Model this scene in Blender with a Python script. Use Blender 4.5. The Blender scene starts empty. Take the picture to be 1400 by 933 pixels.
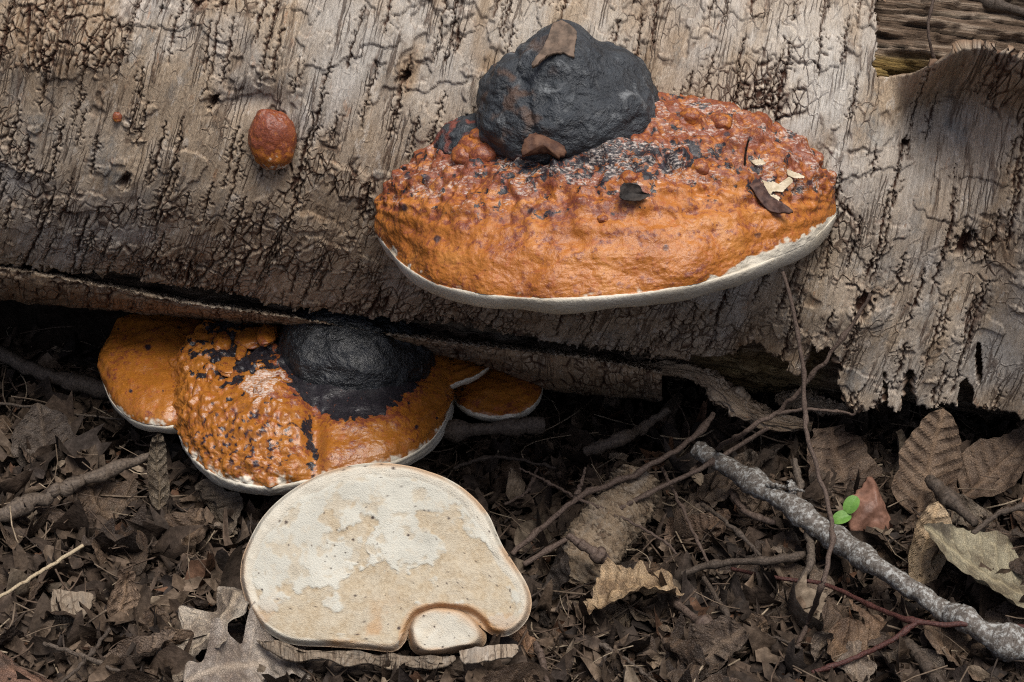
import bpy, math, random
import numpy as np
from mathutils import Vector, Matrix

random.seed(7); rng = np.random.default_rng(7)
scene = bpy.context.scene
R_ = math.radians

# ------------------------------------------------------------------ camera
PITCH = R_(25.0); DIST = 1.1
CAM = np.array([0.0, -DIST*math.cos(PITCH), DIST*math.sin(PITCH)])
FWD = np.array([0.0, math.cos(PITCH), -math.sin(PITCH)])
UPC = np.array([0.0, math.sin(PITCH), math.cos(PITCH)])
RGT = np.array([1.0, 0.0, 0.0])
K = 0.56/DIST/1400.0                       # slope per photograph pixel
cam_d = bpy.data.cameras.new('camera'); cam = bpy.data.objects.new('camera', cam_d)
scene.collection.objects.link(cam); scene.camera = cam
cam.location = CAM; cam.rotation_euler = (math.pi/2 - PITCH, 0, 0)
cam_d.sensor_width = 36; cam_d.lens = 36*DIST/0.56
cam_d.clip_start = 0.02; cam_d.clip_end = 200

# ------------------------------------------------------------------ world, sun, exposure
SUN_EL, SUN_AZ = 65.0, 158.0               # azimuth clockwise from +Y: behind the camera, to its right
world = bpy.data.worlds.new('World'); scene.world = world; world.use_nodes = True
wn = world.node_tree.nodes; wl = world.node_tree.links
sky = wn.new('ShaderNodeTexSky'); sky.sky_type = 'NISHITA'; sky.sun_disc = False
sky.sun_elevation = R_(SUN_EL); sky.sun_rotation = R_(SUN_AZ)
sky.air_density = 0.6; sky.dust_density = 4.0; sky.ozone_density = 0.6
wl.new(sky.outputs[0], wn['Background'].inputs[0]); wn['Background'].inputs[1].default_value = 0.085
sun_d = bpy.data.lights.new('sun', 'SUN'); sun = bpy.data.objects.new('sun', sun_d)
scene.collection.objects.link(sun)
sun_d.energy = 2.8; sun_d.angle = R_(32); sun_d.color = (1.0, 0.965, 0.91)
sdir = Vector((math.sin(R_(SUN_AZ))*math.cos(R_(SUN_EL)), math.cos(R_(SUN_AZ))*math.cos(R_(SUN_EL)), math.sin(R_(SUN_EL))))
sun.rotation_euler = sdir.to_track_quat('Z', 'Y').to_euler(); sun.location = sdir*3
vs = scene.view_settings
vs.view_transform = 'Standard'; vs.look = 'None'; vs.gamma = 1.0; vs.use_curve_mapping = False
vs.exposure = 0.58
scene.cycles.use_denoising = False; scene.cycles.filter_width = 1.15
scene.cycles.max_bounces = 6; scene.cycles.diffuse_bounces = 3

# ------------------------------------------------------------------ photograph pixel <-> world
def ray(px, py):
    px = np.asarray(px, float); py = np.asarray(py, float)
    return FWD + ((px-700)*K)[..., None]*RGT + ((466.5-py)*K)[..., None]*UPC
def at(px, py, t): return CAM + np.asarray(t, float)[..., None]*ray(px, py)
def on_z(px, py, z):
    d = ray(px, py); t = (np.asarray(z, float)-CAM[2])/d[..., 2]; return CAM + t[..., None]*d
def project(P):
    v = P-CAM; t = v@FWD
    return 700+(v@RGT)/t/K, 466.5-(v@UPC)/t/K, t

# ------------------------------------------------------------------ noise
_perm = np.random.default_rng(3).permutation(65536).astype(np.int64)
def _h(ix, iy, iz=0, seed=0):
    a = _perm[(ix + seed*131) & 65535]; a = _perm[(a + iy) & 65535]; a = _perm[(a + iz + seed*17) & 65535]
    return a
def n2(x, y, seed=0):
    x = np.asarray(x, float); y = np.asarray(y, float); x, y = np.broadcast_arrays(x, y)
    ix = np.floor(x).astype(np.int64); iy = np.floor(y).astype(np.int64); fx = x-ix; fy = y-iy
    u = fx*fx*fx*(fx*(fx*6-15)+10); v = fy*fy*fy*(fy*(fy*6-15)+10)
    def g(dx, dy):
        a = _h(ix+dx, iy+dy, 0, seed)*(2*math.pi/65536)
        return np.cos(a)*(fx-dx)+np.sin(a)*(fy-dy)
    return ((g(0,0)*(1-u)+g(1,0)*u)*(1-v)+(g(0,1)*(1-u)+g(1,1)*u)*v)*1.5
def f2(x, y, o=4, seed=0, gain=.5):
    s = 0; a = 1; t = 0
    for i in range(o):
        s = s + a*n2(np.asarray(x)*2**i+17.3*i, np.asarray(y)*2**i-9.1*i, seed+i); t += a; a *= gain
    return s/t*1.3
def n3(p, seed=0):
    x, y, z = p[..., 0], p[..., 1], p[..., 2]
    ix = np.floor(x).astype(np.int64); iy = np.floor(y).astype(np.int64); iz = np.floor(z).astype(np.int64)
    fx, fy, fz = x-ix, y-iy, z-iz
    u, v, w = (f*f*f*(f*(f*6-15)+10) for f in (fx, fy, fz))
    def g(a, b, c):
        h = _h(ix+a, iy+b, iz+c, seed); th = h*(2*math.pi/65536); ph = ((h*7919) & 65535)/32768.0-1
        q = np.sqrt(np.maximum(0, 1-ph*ph))
        return q*np.cos(th)*(fx-a)+q*np.sin(th)*(fy-b)+ph*(fz-c)
    c0 = (g(0,0,0)*(1-u)+g(1,0,0)*u)*(1-v)+(g(0,1,0)*(1-u)+g(1,1,0)*u)*v
    c1 = (g(0,0,1)*(1-u)+g(1,0,1)*u)*(1-v)+(g(0,1,1)*(1-u)+g(1,1,1)*u)*v
    return (c0*(1-w)+c1*w)*1.6
def f3(p, o=4, seed=0, gain=.5):
    s = 0; a = 1; t = 0
    for i in range(o):
        s = s+a*n3(p*2**i+7.7*i, seed+i); t += a; a *= gain
    return s/t*1.3
def vor(x, y, seed=0, jit=.85):
    """distance to cell border (in cell units), cell hash 0..1, F1"""
    ix = np.floor(x).astype(np.int64); iy = np.floor(y).astype(np.int64)
    F1 = np.full(x.shape, 9.0); cx = np.zeros_like(x); cy = np.zeros_like(x); idh = np.zeros_like(x)
    pts = []
    for dx in (-1, 0, 1):
        for dy in (-1, 0, 1):
            h = _h(ix+dx, iy+dy, 1, seed); h2 = _h(ix+dx, iy+dy, 2, seed)
            qx = ix+dx+.5+jit*(h/65536-.5); qy = iy+dy+.5+jit*(h2/65536-.5)
            pts.append((qx, qy)); d = np.hypot(qx-x, qy-y); m = d < F1
            F1 = np.where(m, d, F1); cx = np.where(m, qx, cx); cy = np.where(m, qy, cy); idh = np.where(m, (h ^ h2)/65536, idh)
    E = np.full(x.shape, 9.0)
    for qx, qy in pts:
        ddx, ddy = qx-cx, qy-cy; l = np.hypot(ddx, ddy); ok = l > 1e-6
        e = ((qx+cx)/2-x)*ddx+((qy+cy)/2-y)*ddy
        E = np.where(ok, np.minimum(E, e/np.where(ok, l, 1)), E)
    return E, idh, F1
def ss(a, b, x):
    t = np.clip((x-a)/(b-a), 0, 1); return t*t*(3-2*t)
def spots(x, y, seed, cell, rad, prob=.5):
    """1 inside scattered round spots"""
    E, idh, F1 = vor(x/cell, y/cell, seed, .8)
    r = rad*(.5+idh*1.0)/cell
    return np.where((_perm[(idh*65535).astype(np.int64)]/65536) < prob, ss(r, r*.6, F1), 0)

# ------------------------------------------------------------------ object helpers
COL = scene.collection
def props(o, label=None, cat=None, group=None, kind=None):
    for k, v in (('label', label), ('category', cat), ('group', group), ('kind', kind)):
        if v: o[k] = v
    return o
def thing(name, label, cat, loc, group=None):
    o = bpy.data.objects.new(name, None); COL.objects.link(o); o.location = loc; o.empty_display_size = .02
    return props(o, label, cat, group)
def mesh_data(name, V, F, attrs=None, uv=None, smooth=True):
    V = np.ascontiguousarray(V, np.float32); me = bpy.data.meshes.new(name)
    Fs = F if isinstance(F, (list, tuple)) else [F]
    Fs = [np.asarray(f) for f in Fs if len(f)]
    loops = np.concatenate([f.ravel() for f in Fs]).astype(np.int32)
    tot = np.concatenate([np.full(len(f), f.shape[1]) for f in Fs]).astype(np.int32)
    start = np.concatenate([[0], np.cumsum(tot)[:-1]]).astype(np.int32)
    me.vertices.add(len(V)); me.vertices.foreach_set('co', V.ravel())
    me.loops.add(len(loops)); me.loops.foreach_set('vertex_index', loops)
    me.polygons.add(len(tot)); me.polygons.foreach_set('loop_start', start)
    me.polygons.foreach_set('loop_total', tot)
    me.polygons.foreach_set('use_smooth', np.full(len(tot), smooth))
    for k, a in (attrs or {}).items():
        a = np.asarray(a, np.float32)
        if a.ndim == 1:
            at_ = me.attributes.new(k, 'FLOAT', 'POINT'); at_.data.foreach_set('value', a)
        else:
            at_ = me.attributes.new(k, 'FLOAT_VECTOR', 'POINT'); at_.data.foreach_set('vector', a.ravel())
    if uv is not None:
        l = me.uv_layers.new(name='UVMap'); l.data.foreach_set('uv', np.asarray(uv, np.float32)[loops].ravel())
    me.update(calc_edges=True); me.validate(); return me
def obj(name, V, F, mat, parent=None, attrs=None, uv=None, smooth=True, loc=None):
    V = np.asarray(V, float)
    if parent is not None: org = np.array(parent.matrix_basis.translation)
    elif loc is not None: org = np.asarray(loc, float)
    else:
        org = (V.min(0)+V.max(0))/2; org[2] = V[:, 2].min()
    me = mesh_data(name, V-org, F, attrs, uv, smooth); me.materials.append(mat)
    o = bpy.data.objects.new(name, me); COL.objects.link(o)
    if parent is not None: o.parent = parent
    else: o.location = org
    return o
def gridq(nr, nc, wrap=False):
    i = np.arange(nr-1)[:, None]; j = np.arange(nc if wrap else nc-1)[None]
    j2 = (j+1) % nc
    return np.stack([i*nc+j, i*nc+j2, (i+1)*nc+j2, (i+1)*nc+j], -1).reshape(-1, 4)
def normals(P):
    du = np.gradient(P, axis=1); dv = np.gradient(P, axis=0)
    n = np.cross(du, dv); return n/np.maximum(np.linalg.norm(n, axis=-1, keepdims=True), 1e-12)
def catmull(P, n):
    P = np.asarray(P, float); m = len(P); t = np.linspace(0, m-1, n); i = np.clip(t.astype(int), 0, m-2); f = (t-i)[:, None]
    p0 = P[np.clip(i-1, 0, m-1)]; p1 = P[i]; p2 = P[i+1]; p3 = P[np.clip(i+2, 0, m-1)]
    return .5*((2*p1)+(-p0+p2)*f+(2*p0-5*p1+4*p2-p3)*f*f+(-p0+3*p1-3*p2+p3)*f**3)
def compact(V, F, attrs=None, uv=None):
    Fs = F if isinstance(F, list) else [F]
    used = np.unique(np.concatenate([f.ravel() for f in Fs])); mp = np.zeros(len(V), np.int64); mp[used] = np.arange(len(used))
    return V[used], [mp[f] for f in Fs], ({k: v[used] for k, v in attrs.items()} if attrs else None), (uv[used] if uv is not None else None)
def skirt(V, F, N, depth, attrs=None, uv=None, wall=1.0):
    """walls along every free border of a sheet, so that broken edges show thickness"""
    e = np.concatenate([F[:, [0, 1]], F[:, [1, 2]], F[:, [2, 3]], F[:, [3, 0]]]); es = np.sort(e, 1)
    _, idx, cnt = np.unique(es[:, 0].astype(np.int64)*len(V)+es[:, 1], return_index=True, return_counts=True)
    b = e[idx[cnt == 1]]; bv = np.unique(b); mp = np.zeros(len(V), np.int64); mp[bv] = len(V)+np.arange(len(bv))
    V2 = np.concatenate([V, V[bv]-N[bv]*depth]); Q = np.stack([b[:, 1], b[:, 0], mp[b[:, 0]], mp[b[:, 1]]], 1)
    A = {k: np.concatenate([v, v[bv]]) for k, v in attrs.items()} if attrs else {}
    A['edge'] = np.concatenate([np.zeros(len(V)), np.full(len(bv), wall)])
    U = np.concatenate([uv, uv[bv]]) if uv is not None else None
    return V2, np.concatenate([F, Q]), A, U

# ------------------------------------------------------------------ material helpers
class NT:
    def __init__(s, name):
        s.m = bpy.data.materials.new(name); s.m.use_nodes = True; s.t = s.m.node_tree; s.b = s.t.nodes['Principled BSDF']
    def n(s, typ, **kw):
        x = s.t.nodes.new(typ)
        for k, v in kw.items():
            if k in x.inputs: 
                s.put(x.inputs[k], v)
            else: setattr(x, k, v)
        return x
    def put(s, inp, v):
        if isinstance(v, bpy.types.NodeSocket): s.t.links.new(v, inp)
        elif isinstance(v, tuple) and inp.type == 'RGBA' and len(v) == 3: inp.default_value = (*v, 1)
        else: inp.default_value = v
    def attr(s, name, vec=False):
        x = s.n('ShaderNodeAttribute', attribute_name=name); return x.outputs['Vector'] if vec else x.outputs['Fac']
    def coord(s, which='UV', scale=(1, 1, 1)):
        c = s.n('ShaderNodeTexCoord').outputs[which]; m = s.n('ShaderNodeMapping'); s.put(m.inputs['Vector'], c); m.inputs['Scale'].default_value = scale
        return m.outputs[0]
    def noise(s, v, scale=1.0, detail=4.0, rough=.55, dist=0.0, color=False):
        x = s.n('ShaderNodeTexNoise'); s.put(x.inputs['Vector'], v); x.inputs['Scale'].default_value = scale
        x.inputs['Detail'].default_value = detail; x.inputs['Roughness'].default_value = rough; x.inputs['Distortion'].default_value = dist
        return x.outputs['Color' if color else 'Fac']
    def voro(s, v, scale, feature='DISTANCE_TO_EDGE', out='Distance', rnd=1.0):
        x = s.n('ShaderNodeTexVoronoi', feature=feature); s.put(x.inputs['Vector'], v); x.inputs['Scale'].default_value = scale
        x.inputs['Randomness'].default_value = rnd; return x.outputs[out]
    def ramp(s, f, *stops):
        x = s.n('ShaderNodeValToRGB'); s.put(x.inputs[0], f); e = x.color_ramp.elements
        while len(e) < len(stops): e.new(.5)
        for el, (p, c) in zip(e, stops):
            el.position = p; el.color = (*c, 1) if isinstance(c, tuple) else (c, c, c, 1)
        return x.outputs[0]
    def step(s, f, a, b):
        x = s.n('ShaderNodeMapRange'); s.put(x.inputs[0], f); x.inputs[1].default_value = a; x.inputs[2].default_value = b; x.interpolation_type = 'SMOOTHSTEP'
        return x.outputs[0]
    def mix(s, f, a, b, mode='MIX'):
        x = s.n('ShaderNodeMix', data_type='RGBA', blend_type=mode); s.put(x.inputs[0], f); s.put(x.inputs[6], a); s.put(x.inputs[7], b); return x.outputs[2]
    def math(s, op, a, b=0.0):
        x = s.n('ShaderNodeMath', operation=op); s.put(x.inputs[0], a); s.put(x.inputs[1], b); return x.outputs[0]
    def bump(s, h, dist, strength=1.0, normal=None):
        x = s.n('ShaderNodeBump'); s.put(x.inputs['Height'], h); x.inputs['Distance'].default_value = dist; x.inputs['Strength'].default_value = strength
        if normal is not None: s.put(x.inputs['Normal'], normal)
        return x.outputs[0]
    def done(s, col, rough=.8, normal=None, spec=.3):
        s.put(s.b.inputs['Base Color'], col); s.put(s.b.inputs['Roughness'], rough); s.put(s.b.inputs['Specular IOR Level'], spec)
        if normal is not None: s.put(s.b.inputs['Normal'], normal)
        return s.m

def mat_bark(name='weathered_bark', dark=1.0):
    t = NT(name); uv = 'UV'
    fib = t.noise(t.coord(uv, (1000, 130, 1)), 1, 6, .7)
    fib2 = t.noise(t.coord(uv, (330, 26, 1)), 1, 5, .65, .4)
    grain = t.noise(t.coord(uv, (1500, 420, 9)), 1, 3, .7)
    big = t.noise(t.coord(uv, (14, 10, 1)), 1, 3, .55)
    mid = t.noise(t.coord(uv, (60, 30, 1)), 1, 5, .65)
    c = t.ramp(fib2, (.28, (.22, .16, .11)), (.45, (.36, .275, .19)), (.6, (.44, .345, .245)), (.78, (.58, .49, .38)))
    c = t.mix(t.step(big, .5, .66), c, t.ramp(fib2, (.3, (.27, .24, .205)), (.7, (.56, .52, .47))))
    c = t.mix(t.math('MULTIPLY', t.step(mid, .54, .66), .6), c, (.20, .185, .165))
    c = t.mix(t.math('MULTIPLY', t.step(t.noise(t.coord(uv, (190, 70, 1)), 1, 4, .7), .55, .68), .6), c, (.66, .60, .52))
    c = t.mix(t.math('MULTIPLY', t.step(t.noise(t.coord(uv, (150, 60, 3)), 1, 4, .7), .60, .70), .5), c, (.36, .17, .075))
    c = t.mix(t.math('MULTIPLY', t.step(t.noise(t.coord(uv, (50, 34, 5)), 1, 5, .7), .56, .70), .55), c, (.17, .19, .195))
    c = t.mix(t.math('MULTIPLY', t.step(grain, .50, .66), .45), c, t.mix(1, c, (1.5, 1.5, 1.5), 'MULTIPLY'))
    c = t.mix(t.math('MULTIPLY', t.step(grain, .48, .34), .5), c, t.mix(1, c, (.45, .4, .36), 'MULTIPLY'))
    c = t.mix(t.attr('tone'), c, t.mix(.8, c, (.62, .50, .38), 'MULTIPLY'))
    c = t.mix(t.attr('pale'), c, t.ramp(fib, (.3, (.40, .37, .32)), (.7, (.66, .62, .56))))
    c = t.mix(t.ramp(fib, (.33, .75), (.47, 0.0)), c, t.mix(.5, c, (.35, .27, .2), 'MULTIPLY'))
    wv = t.noise(t.coord(uv, (130, 90, 1)), 1, 3, .6, 0, True); wm = t.n('ShaderNodeVectorMath', operation='MULTIPLY_ADD'); t.put(wm.inputs[0], wv); wm.inputs[1].default_value = (.9, .9, 0); t.put(wm.inputs[2], t.coord(uv, (230, 120, 1)))
    fe = t.voro(wm.outputs[0], 1); gate = t.math('MULTIPLY', t.step(t.noise(t.coord(uv, (70, 45, 2)), 1, 3), .42, .55), t.attr('crk'))
    thin = t.math('MULTIPLY', t.ramp(fe, (.02, 1.0), (.09, 0.0)), gate)
    wm2 = t.n('ShaderNodeVectorMath', operation='MULTIPLY_ADD'); t.put(wm2.inputs[0], wv); wm2.inputs[1].default_value = (1.2, .5, 0); t.put(wm2.inputs[2], t.coord(uv, (420, 26, 4)))
    fe2 = t.voro(wm2.outputs[0], 1); thin2 = t.math('MULTIPLY', t.ramp(fe2, (.02, 1.0), (.10, 0.0)), t.step(t.noise(t.coord(uv, (90, 20, 6)), 1, 3), .50, .60))
    thin = t.math('MAXIMUM', thin, t.math('MULTIPLY', thin2, .8))
    c = t.mix(t.math('MULTIPLY', t.ramp(fe, (.08, 0.0), (.14, .5), (.3, 0.0)), gate), c, (.50, .42, .32))
    c = t.mix(t.attr('lip'), c, (.50, .405, .30))
    c = t.mix(t.math('MULTIPLY', thin, .85), c, (.075, .040, .026))
    c = t.mix(t.attr('crack'), c, (.060, .028, .018))
    c = t.mix(t.attr('edge'), c, (.17, .11, .07))
    if dark < 1: c = t.mix(1 - dark, c, (.06, .045, .03))
    fc = t.voro(t.coord(uv, (300, 150, 1)), 1)
    h = t.math('SUBTRACT', t.math('ADD', fib, t.math('MULTIPLY', fib2, .6)), t.math('MULTIPLY', thin, .8))
    return t.done(c, .9, t.bump(h, .0013, 1.0), .15)

def mat_wood(name, a, b, d, stretch=(18, 260, 260)):
    t = NT(name); g = t.noise(t.coord('UV', stretch), 1, 6, .65, .5); g2 = t.noise(t.coord('UV', (60, 90, 1)), 1, 4)
    c = t.ramp(g, (.28, d), (.5, a), (.7, b)); c = t.mix(t.step(g2, .55, .72), c, d)
    c = t.mix(t.attr('crack'), c, (.02, .014, .01))
    c = t.mix(t.attr('yellow'), c, t.ramp(g, (.3, (.10, .06, .02)), (.65, (.36, .25, .09))))
    g3 = t.noise(t.coord('UV', (60, 1100, 1)), 1, 5, .7, .3); c = t.mix(t.math('MULTIPLY', t.step(g3, .5, .36), .6), c, t.mix(1, c, (.35, .3, .26), 'MULTIPLY')); c = t.mix(t.math('MULTIPLY', t.step(g3, .55, .7), .5), c, t.mix(1, c, (1.6, 1.55, 1.45), 'MULTIPLY'))
    return t.done(c, .9, t.bump(t.math('ADD', g, g3), .0022, 1.0), .15)

def mat_cap(name, dusty=0.4, deep=0.0, spec=.5):
    """orange varnished crust; masks come from the geometry: blk, red, white, speck, dust"""
    t = NT(name); o = t.coord('Object', (1, 1, 1))
    n1 = t.noise(o, 45, 4, .55); n2_ = t.noise(o, 220, 4, .6); n3_ = t.noise(o, 700, 3, .6)
    c = t.ramp(n1, (.3, (.25, .076, .012)), (.5, (.34, .115, .018)), (.7, (.40, .16, .034)))
    if deep: c = t.mix(deep, c, (.21, .078, .008))
    c = t.mix(t.math('MULTIPLY', t.step(n2_, .52, .7), .45), c, (.30, .065, .018))
    n5 = t.noise(o, 330, 5, .7); n6 = t.noise(o, 900, 4, .7); st_ = t.noise(t.coord('Object', (420, 900, 900)), 1, 4, .7)
    c = t.mix(t.math('MULTIPLY', t.step(n6, .48, .7), .25), c, (.62, .27, .06))
    rm = t.step(t.math('ADD', t.math('MULTIPLY', t.attr('red'), .5), t.math('MULTIPLY', t.math('SUBTRACT', n5, .5), 2.0)), .06, .46)
    c = t.mix(t.math('MULTIPLY', rm, .85), c, t.ramp(n6, (.35, (.075, .018, .017)), (.65, (.20, .048, .024))))
    bm = t.step(t.math('ADD', t.math('MULTIPLY', t.attr('blk'), .8), t.math('MULTIPLY', t.math('SUBTRACT', t.noise(o, 260, 6, .72, .3), .5), 1.8)), .42, .60)
    c = t.mix(bm, c, t.ramp(n6, (.35, (.006, .006, .008)), (.7, (.026, .022, .027))))
    c = t.mix(t.attr('speck'), c, (.022, .014, .02))
    dm = t.math('MULTIPLY', t.step(t.math('ADD', t.math('MULTIPLY', t.attr('dust'), .55), t.math('MULTIPLY', st_, .7)), .80, .94), dusty)
    c = t.mix(dm, c, t.ramp(n6, (.35, (.42, .34, .30)), (.65, (.62, .55, .48))))
    w = t.ramp(n1, (.3, (.46, .41, .32)), (.7, (.60, .56, .47)))
    w = t.mix(t.math('MULTIPLY', t.step(n2_, .58, .75), .4), w, (.45, .33, .18))
    c = t.mix(t.attr('white'), c, w)
    r = t.math('ADD', t.math('MULTIPLY', t.attr('white'), .35), t.ramp(n2_, (.3, .36), (.7, .55)))
    r = t.math('ADD', r, t.math('MULTIPLY', t.attr('dust'), .2))
    h = t.math('ADD', t.math('MULTIPLY', n2_, .7), t.math('MULTIPLY', n3_, .5))
    h = t.math('ADD', h, t.math('MULTIPLY', n5, .9)); r = t.math('SUBTRACT', r, .12 if deep else .04)
    return t.done(c, r, t.bump(h, .0009, .5 if deep else .7), spec)
def mat_crust(name, rough=.42, base=(.010, .012, .015), hi=(.038, .045, .053)):
    t = NT(name); o = t.coord('Object'); n1 = t.noise(o, 90, 6, .65, .6); n2_ = t.noise(o, 400, 3, .6); n4 = t.noise(o, 55, 7, .7, .8)
    c = t.ramp(n1, (.3, base), (.75, hi)); c = t.mix(t.step(n4, .54, .72), c, (.17, .18, .185)) if rough > .4 else c
    c = t.mix(t.attr('red'), c, (.16, .04, .025)); c = t.mix(t.attr('brown'), c, (.085, .045, .026))
    h = t.math('ADD', t.math('ADD', n1, n4), t.math('MULTIPLY', n2_, .5))
    if rough < .4: t.b.inputs['Coat Weight'].default_value = .35; t.b.inputs['Coat Roughness'].default_value = .2; t.put(t.b.inputs['Coat Normal'], t.bump(t.math('ADD', n4, n1), .0016, .8))
    return t.done(c, t.ramp(n1, (.3, rough), (.7, rough+.2)), t.bump(h, .003, 1.0), .5)
def mat_pores(name='pore_surface'):
    t = NT(name); o = t.coord('Object'); warp = t.noise(o, 60, 4, .6, 0, True)
    f = t.attr('patch'); n1 = t.noise(o, 30, 5, .6); n2_ = t.noise(o, 260, 4, .6); pores = t.voro(o, 1500, 'F1')
    c = t.mix(t.step(n1, .35, .7), (.46, .447, .385), (.38, .367, .312)); c = t.mix(t.math('MULTIPLY', t.step(t.noise(o, 180, 5, .7), .52, .66), .35), c, (.40, .335, .245))
    tan = t.ramp(t.noise(o, 520, 5, .7), (.3, (.285, .22, .14)), (.7, (.44, .375, .27)))
    c = t.mix(f, c, tan); c = t.mix(t.attr('stain'), c, (.37, .18, .06)); c = t.mix(t.attr('margin'), c, t.ramp(n2_, (.3, (.45, .385, .29)), (.7, (.56, .50, .40))))
    c = t.mix(t.attr('speck'), c, (.05, .035, .03)); c = t.mix(t.attr('line'), c, (.22, .16, .10))
    h = t.math('ADD', t.math('MULTIPLY', pores, .8), n2_)
    return t.done(c, .8, t.bump(h, .0006, .6), .25)
def mat_leaf(name='dead_leaf', gloss=.62):
    t = NT(name); oi = t.n('ShaderNodeObjectInfo'); uv = t.coord('UV'); o = t.coord('Object')
    off = t.n('ShaderNodeVectorMath', operation='ADD'); t.put(off.inputs[0], o); t.put(off.inputs[1], oi.outputs['Random'])
    n1 = t.noise(off.outputs[0], 60, 5, .6); n2_ = t.noise(off.outputs[0], 350, 4, .6)
    c = t.mix(t.step(n1, .35, .65), oi.outputs['Color'], t.mix(1, oi.outputs['Color'], (.42, .38, .36), 'MULTIPLY'))
    c = t.mix(t.math('MULTIPLY', t.step(n2_, .5, .68), .6), c, t.mix(1, c, (1.7, 1.65, 1.55), 'MULTIPLY'))
    c = t.mix(t.math('MULTIPLY', t.attr('vein'), .5), c, t.mix(1, oi.outputs['Color'], (1.45, 1.35, 1.2), 'MULTIPLY'))
    c = t.mix(t.math('MULTIPLY', t.step(t.noise(off.outputs[0], 24, 4), .6, .68), .7), c, (.035, .028, .022))
    ne = t.voro(off.outputs[0], 850); net = t.ramp(ne, (.0, 1.0), (.12, 0.0)); c = t.mix(t.math('MULTIPLY', net, .14), c, t.mix(1, c, (.45, .4, .36), 'MULTIPLY'))
    h = t.math('ADD', t.math('SUBTRACT', t.math('ADD', n2_, n1), t.math('MULTIPLY', net, .15)), t.math('MULTIPLY', t.attr('vein'), .8))
    return t.done(c, gloss, t.bump(h, .0018, .9), .3)
def mat_frag(name='litter_fragments'):
    t = NT(name); c = t.attr('tint', True); o = t.coord('Object'); n = t.noise(o, 260, 4, .6)
    c = t.mix(t.step(n, .35, .7), t.mix(1, c, (.5, .48, .46), 'MULTIPLY'), c)
    return t.done(c, .75, t.bump(n, .0012, .8), .2)
def mat_twig(name, a, b, spots_=None, rough=.7):
    t = NT(name); o = t.coord('UV', (14, 700, 1)); o2 = t.coord('Object'); n1 = t.noise(o, 1, 4); n2_ = t.noise(o2, 160, 5, .65)
    c = t.mix(t.step(n1, .3, .7), a, b)
    if spots_: c = t.mix(t.step(t.noise(o2, 380, 6, .75), .47, .62), c, spots_)
    c = t.mix(t.step(t.noise(o2, 500, 3), .6, .7), c, t.mix(1, c, (.4, .35, .3), 'MULTIPLY'))
    return t.done(c, rough, t.bump(t.math('ADD', n1, n2_), .0009, .7), .3)
def mat_soil():
    t = NT('dark_soil'); o = t.coord('Object'); n1 = t.noise(o, 120, 6, .65); n2_ = t.noise(o, 25, 4)
    c = t.ramp(n1, (.3, (.010, .007, .005)), (.6, (.03, .021, .015)), (.8, (.06, .043, .032)))
    return t.done(c, .95, t.bump(n1, .006, 1), .1)
def mat_plain(name, a, b, rough=.7, scale=200, bump=.0008):
    t = NT(name); o = t.coord('Object'); n = t.noise(o, scale, 5, .6); return t.done(t.mix(t.step(n, .35, .65), a, b), rough, t.bump(n, bump, .8), .25)

# ------------------------------------------------------------------ the ground
GZ = -0.125
def ground_h(x, y):
    x = np.asarray(x, float); y = np.asarray(y, float)
    h = GZ + .010*f2(x*7, y*7, 4, 61) + .005*f2(x*30, y*30, 3, 62)
    h = h + .10*ss(.17, .34, y+0.02*x) + .008*ss(-.05, .35, x) + .036*ss(.06, .24, x)*ss(-.16, .03, y)         # bank added to meet the log and block light from behind; rises at right
    return h
def ground_at(px, py, dz=0.0):
    d = ray(px, py); t = (GZ-CAM[2])/d[..., 2]
    for _ in range(8):
        P = CAM+np.asarray(t)[..., None]*d; t = t+(ground_h(P[..., 0], P[..., 1])+dz-P[..., 2])/d[..., 2]*.8
    return CAM+np.asarray(t)[..., None]*d
def build_ground():
    gx = np.concatenate([-np.geomspace(60, .55, 26), np.linspace(-.52, .52, 250), np.geomspace(.55, 60, 26)])
    gy = np.concatenate([-np.geomspace(60, .48, 24), np.linspace(-.45, .42, 210), np.geomspace(.45, 60, 24)])
    X, Y = np.meshgrid(gx, gy); Z = ground_h(X, Y); near = np.exp(-((X/.7)**2+(Y/.7)**2)**2)
    Z = Z + near*(.004*f2(X*90, Y*90, 3, 63))
    P = np.stack([X, Y, Z], -1)
    props(obj('ground', P.reshape(-1, 3), gridq(*X.shape), mat_soil(), loc=(0, 0, 0)), kind='structure')
build_ground()

# ------------------------------------------------------------------ the log
LR = 0.20
TILT, YAW = R_(5.5), R_(7.0)
LA = np.array([math.cos(TILT)*math.cos(YAW), -math.cos(TILT)*math.sin(YAW), -math.sin(TILT)])
EU = np.array([0, 0, 1.0])-LA*LA[2]; EU /= np.linalg.norm(EU)
EF = np.cross(EU, LA); EF = EF if EF[1] < 0 else -EF
A0 = at(700, 62, 1.25)
def log_hit(px, py, r=LR):
    """where the line of sight meets the log's round"""
    d = ray(px, py); o = CAM-A0; dp = d-(d@LA)[..., None]*LA; op = o-(o@LA)*LA
    a = (dp*dp).sum(-1); b = (dp*op).sum(-1); c = (op*op).sum(-1)-r*r; D = np.maximum(b*b-a*c, 0)
    t = (-b-np.sqrt(D))/a; return CAM+t[..., None]*d
def log_pt(s, th, r): return A0+np.asarray(s)[..., None]*LA+(np.asarray(r)*np.cos(th))[..., None]*EF+(np.asarray(r)*np.sin(th))[..., None]*EU
THR = R_(25.0)
M_BARK = mat_bark()
log = thing('fallen_log', 'fallen dead trunk with cracked tan and grey bark carrying the bracket fungi', 'log', tuple(A0-np.array([0, 0, LR])))

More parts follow.
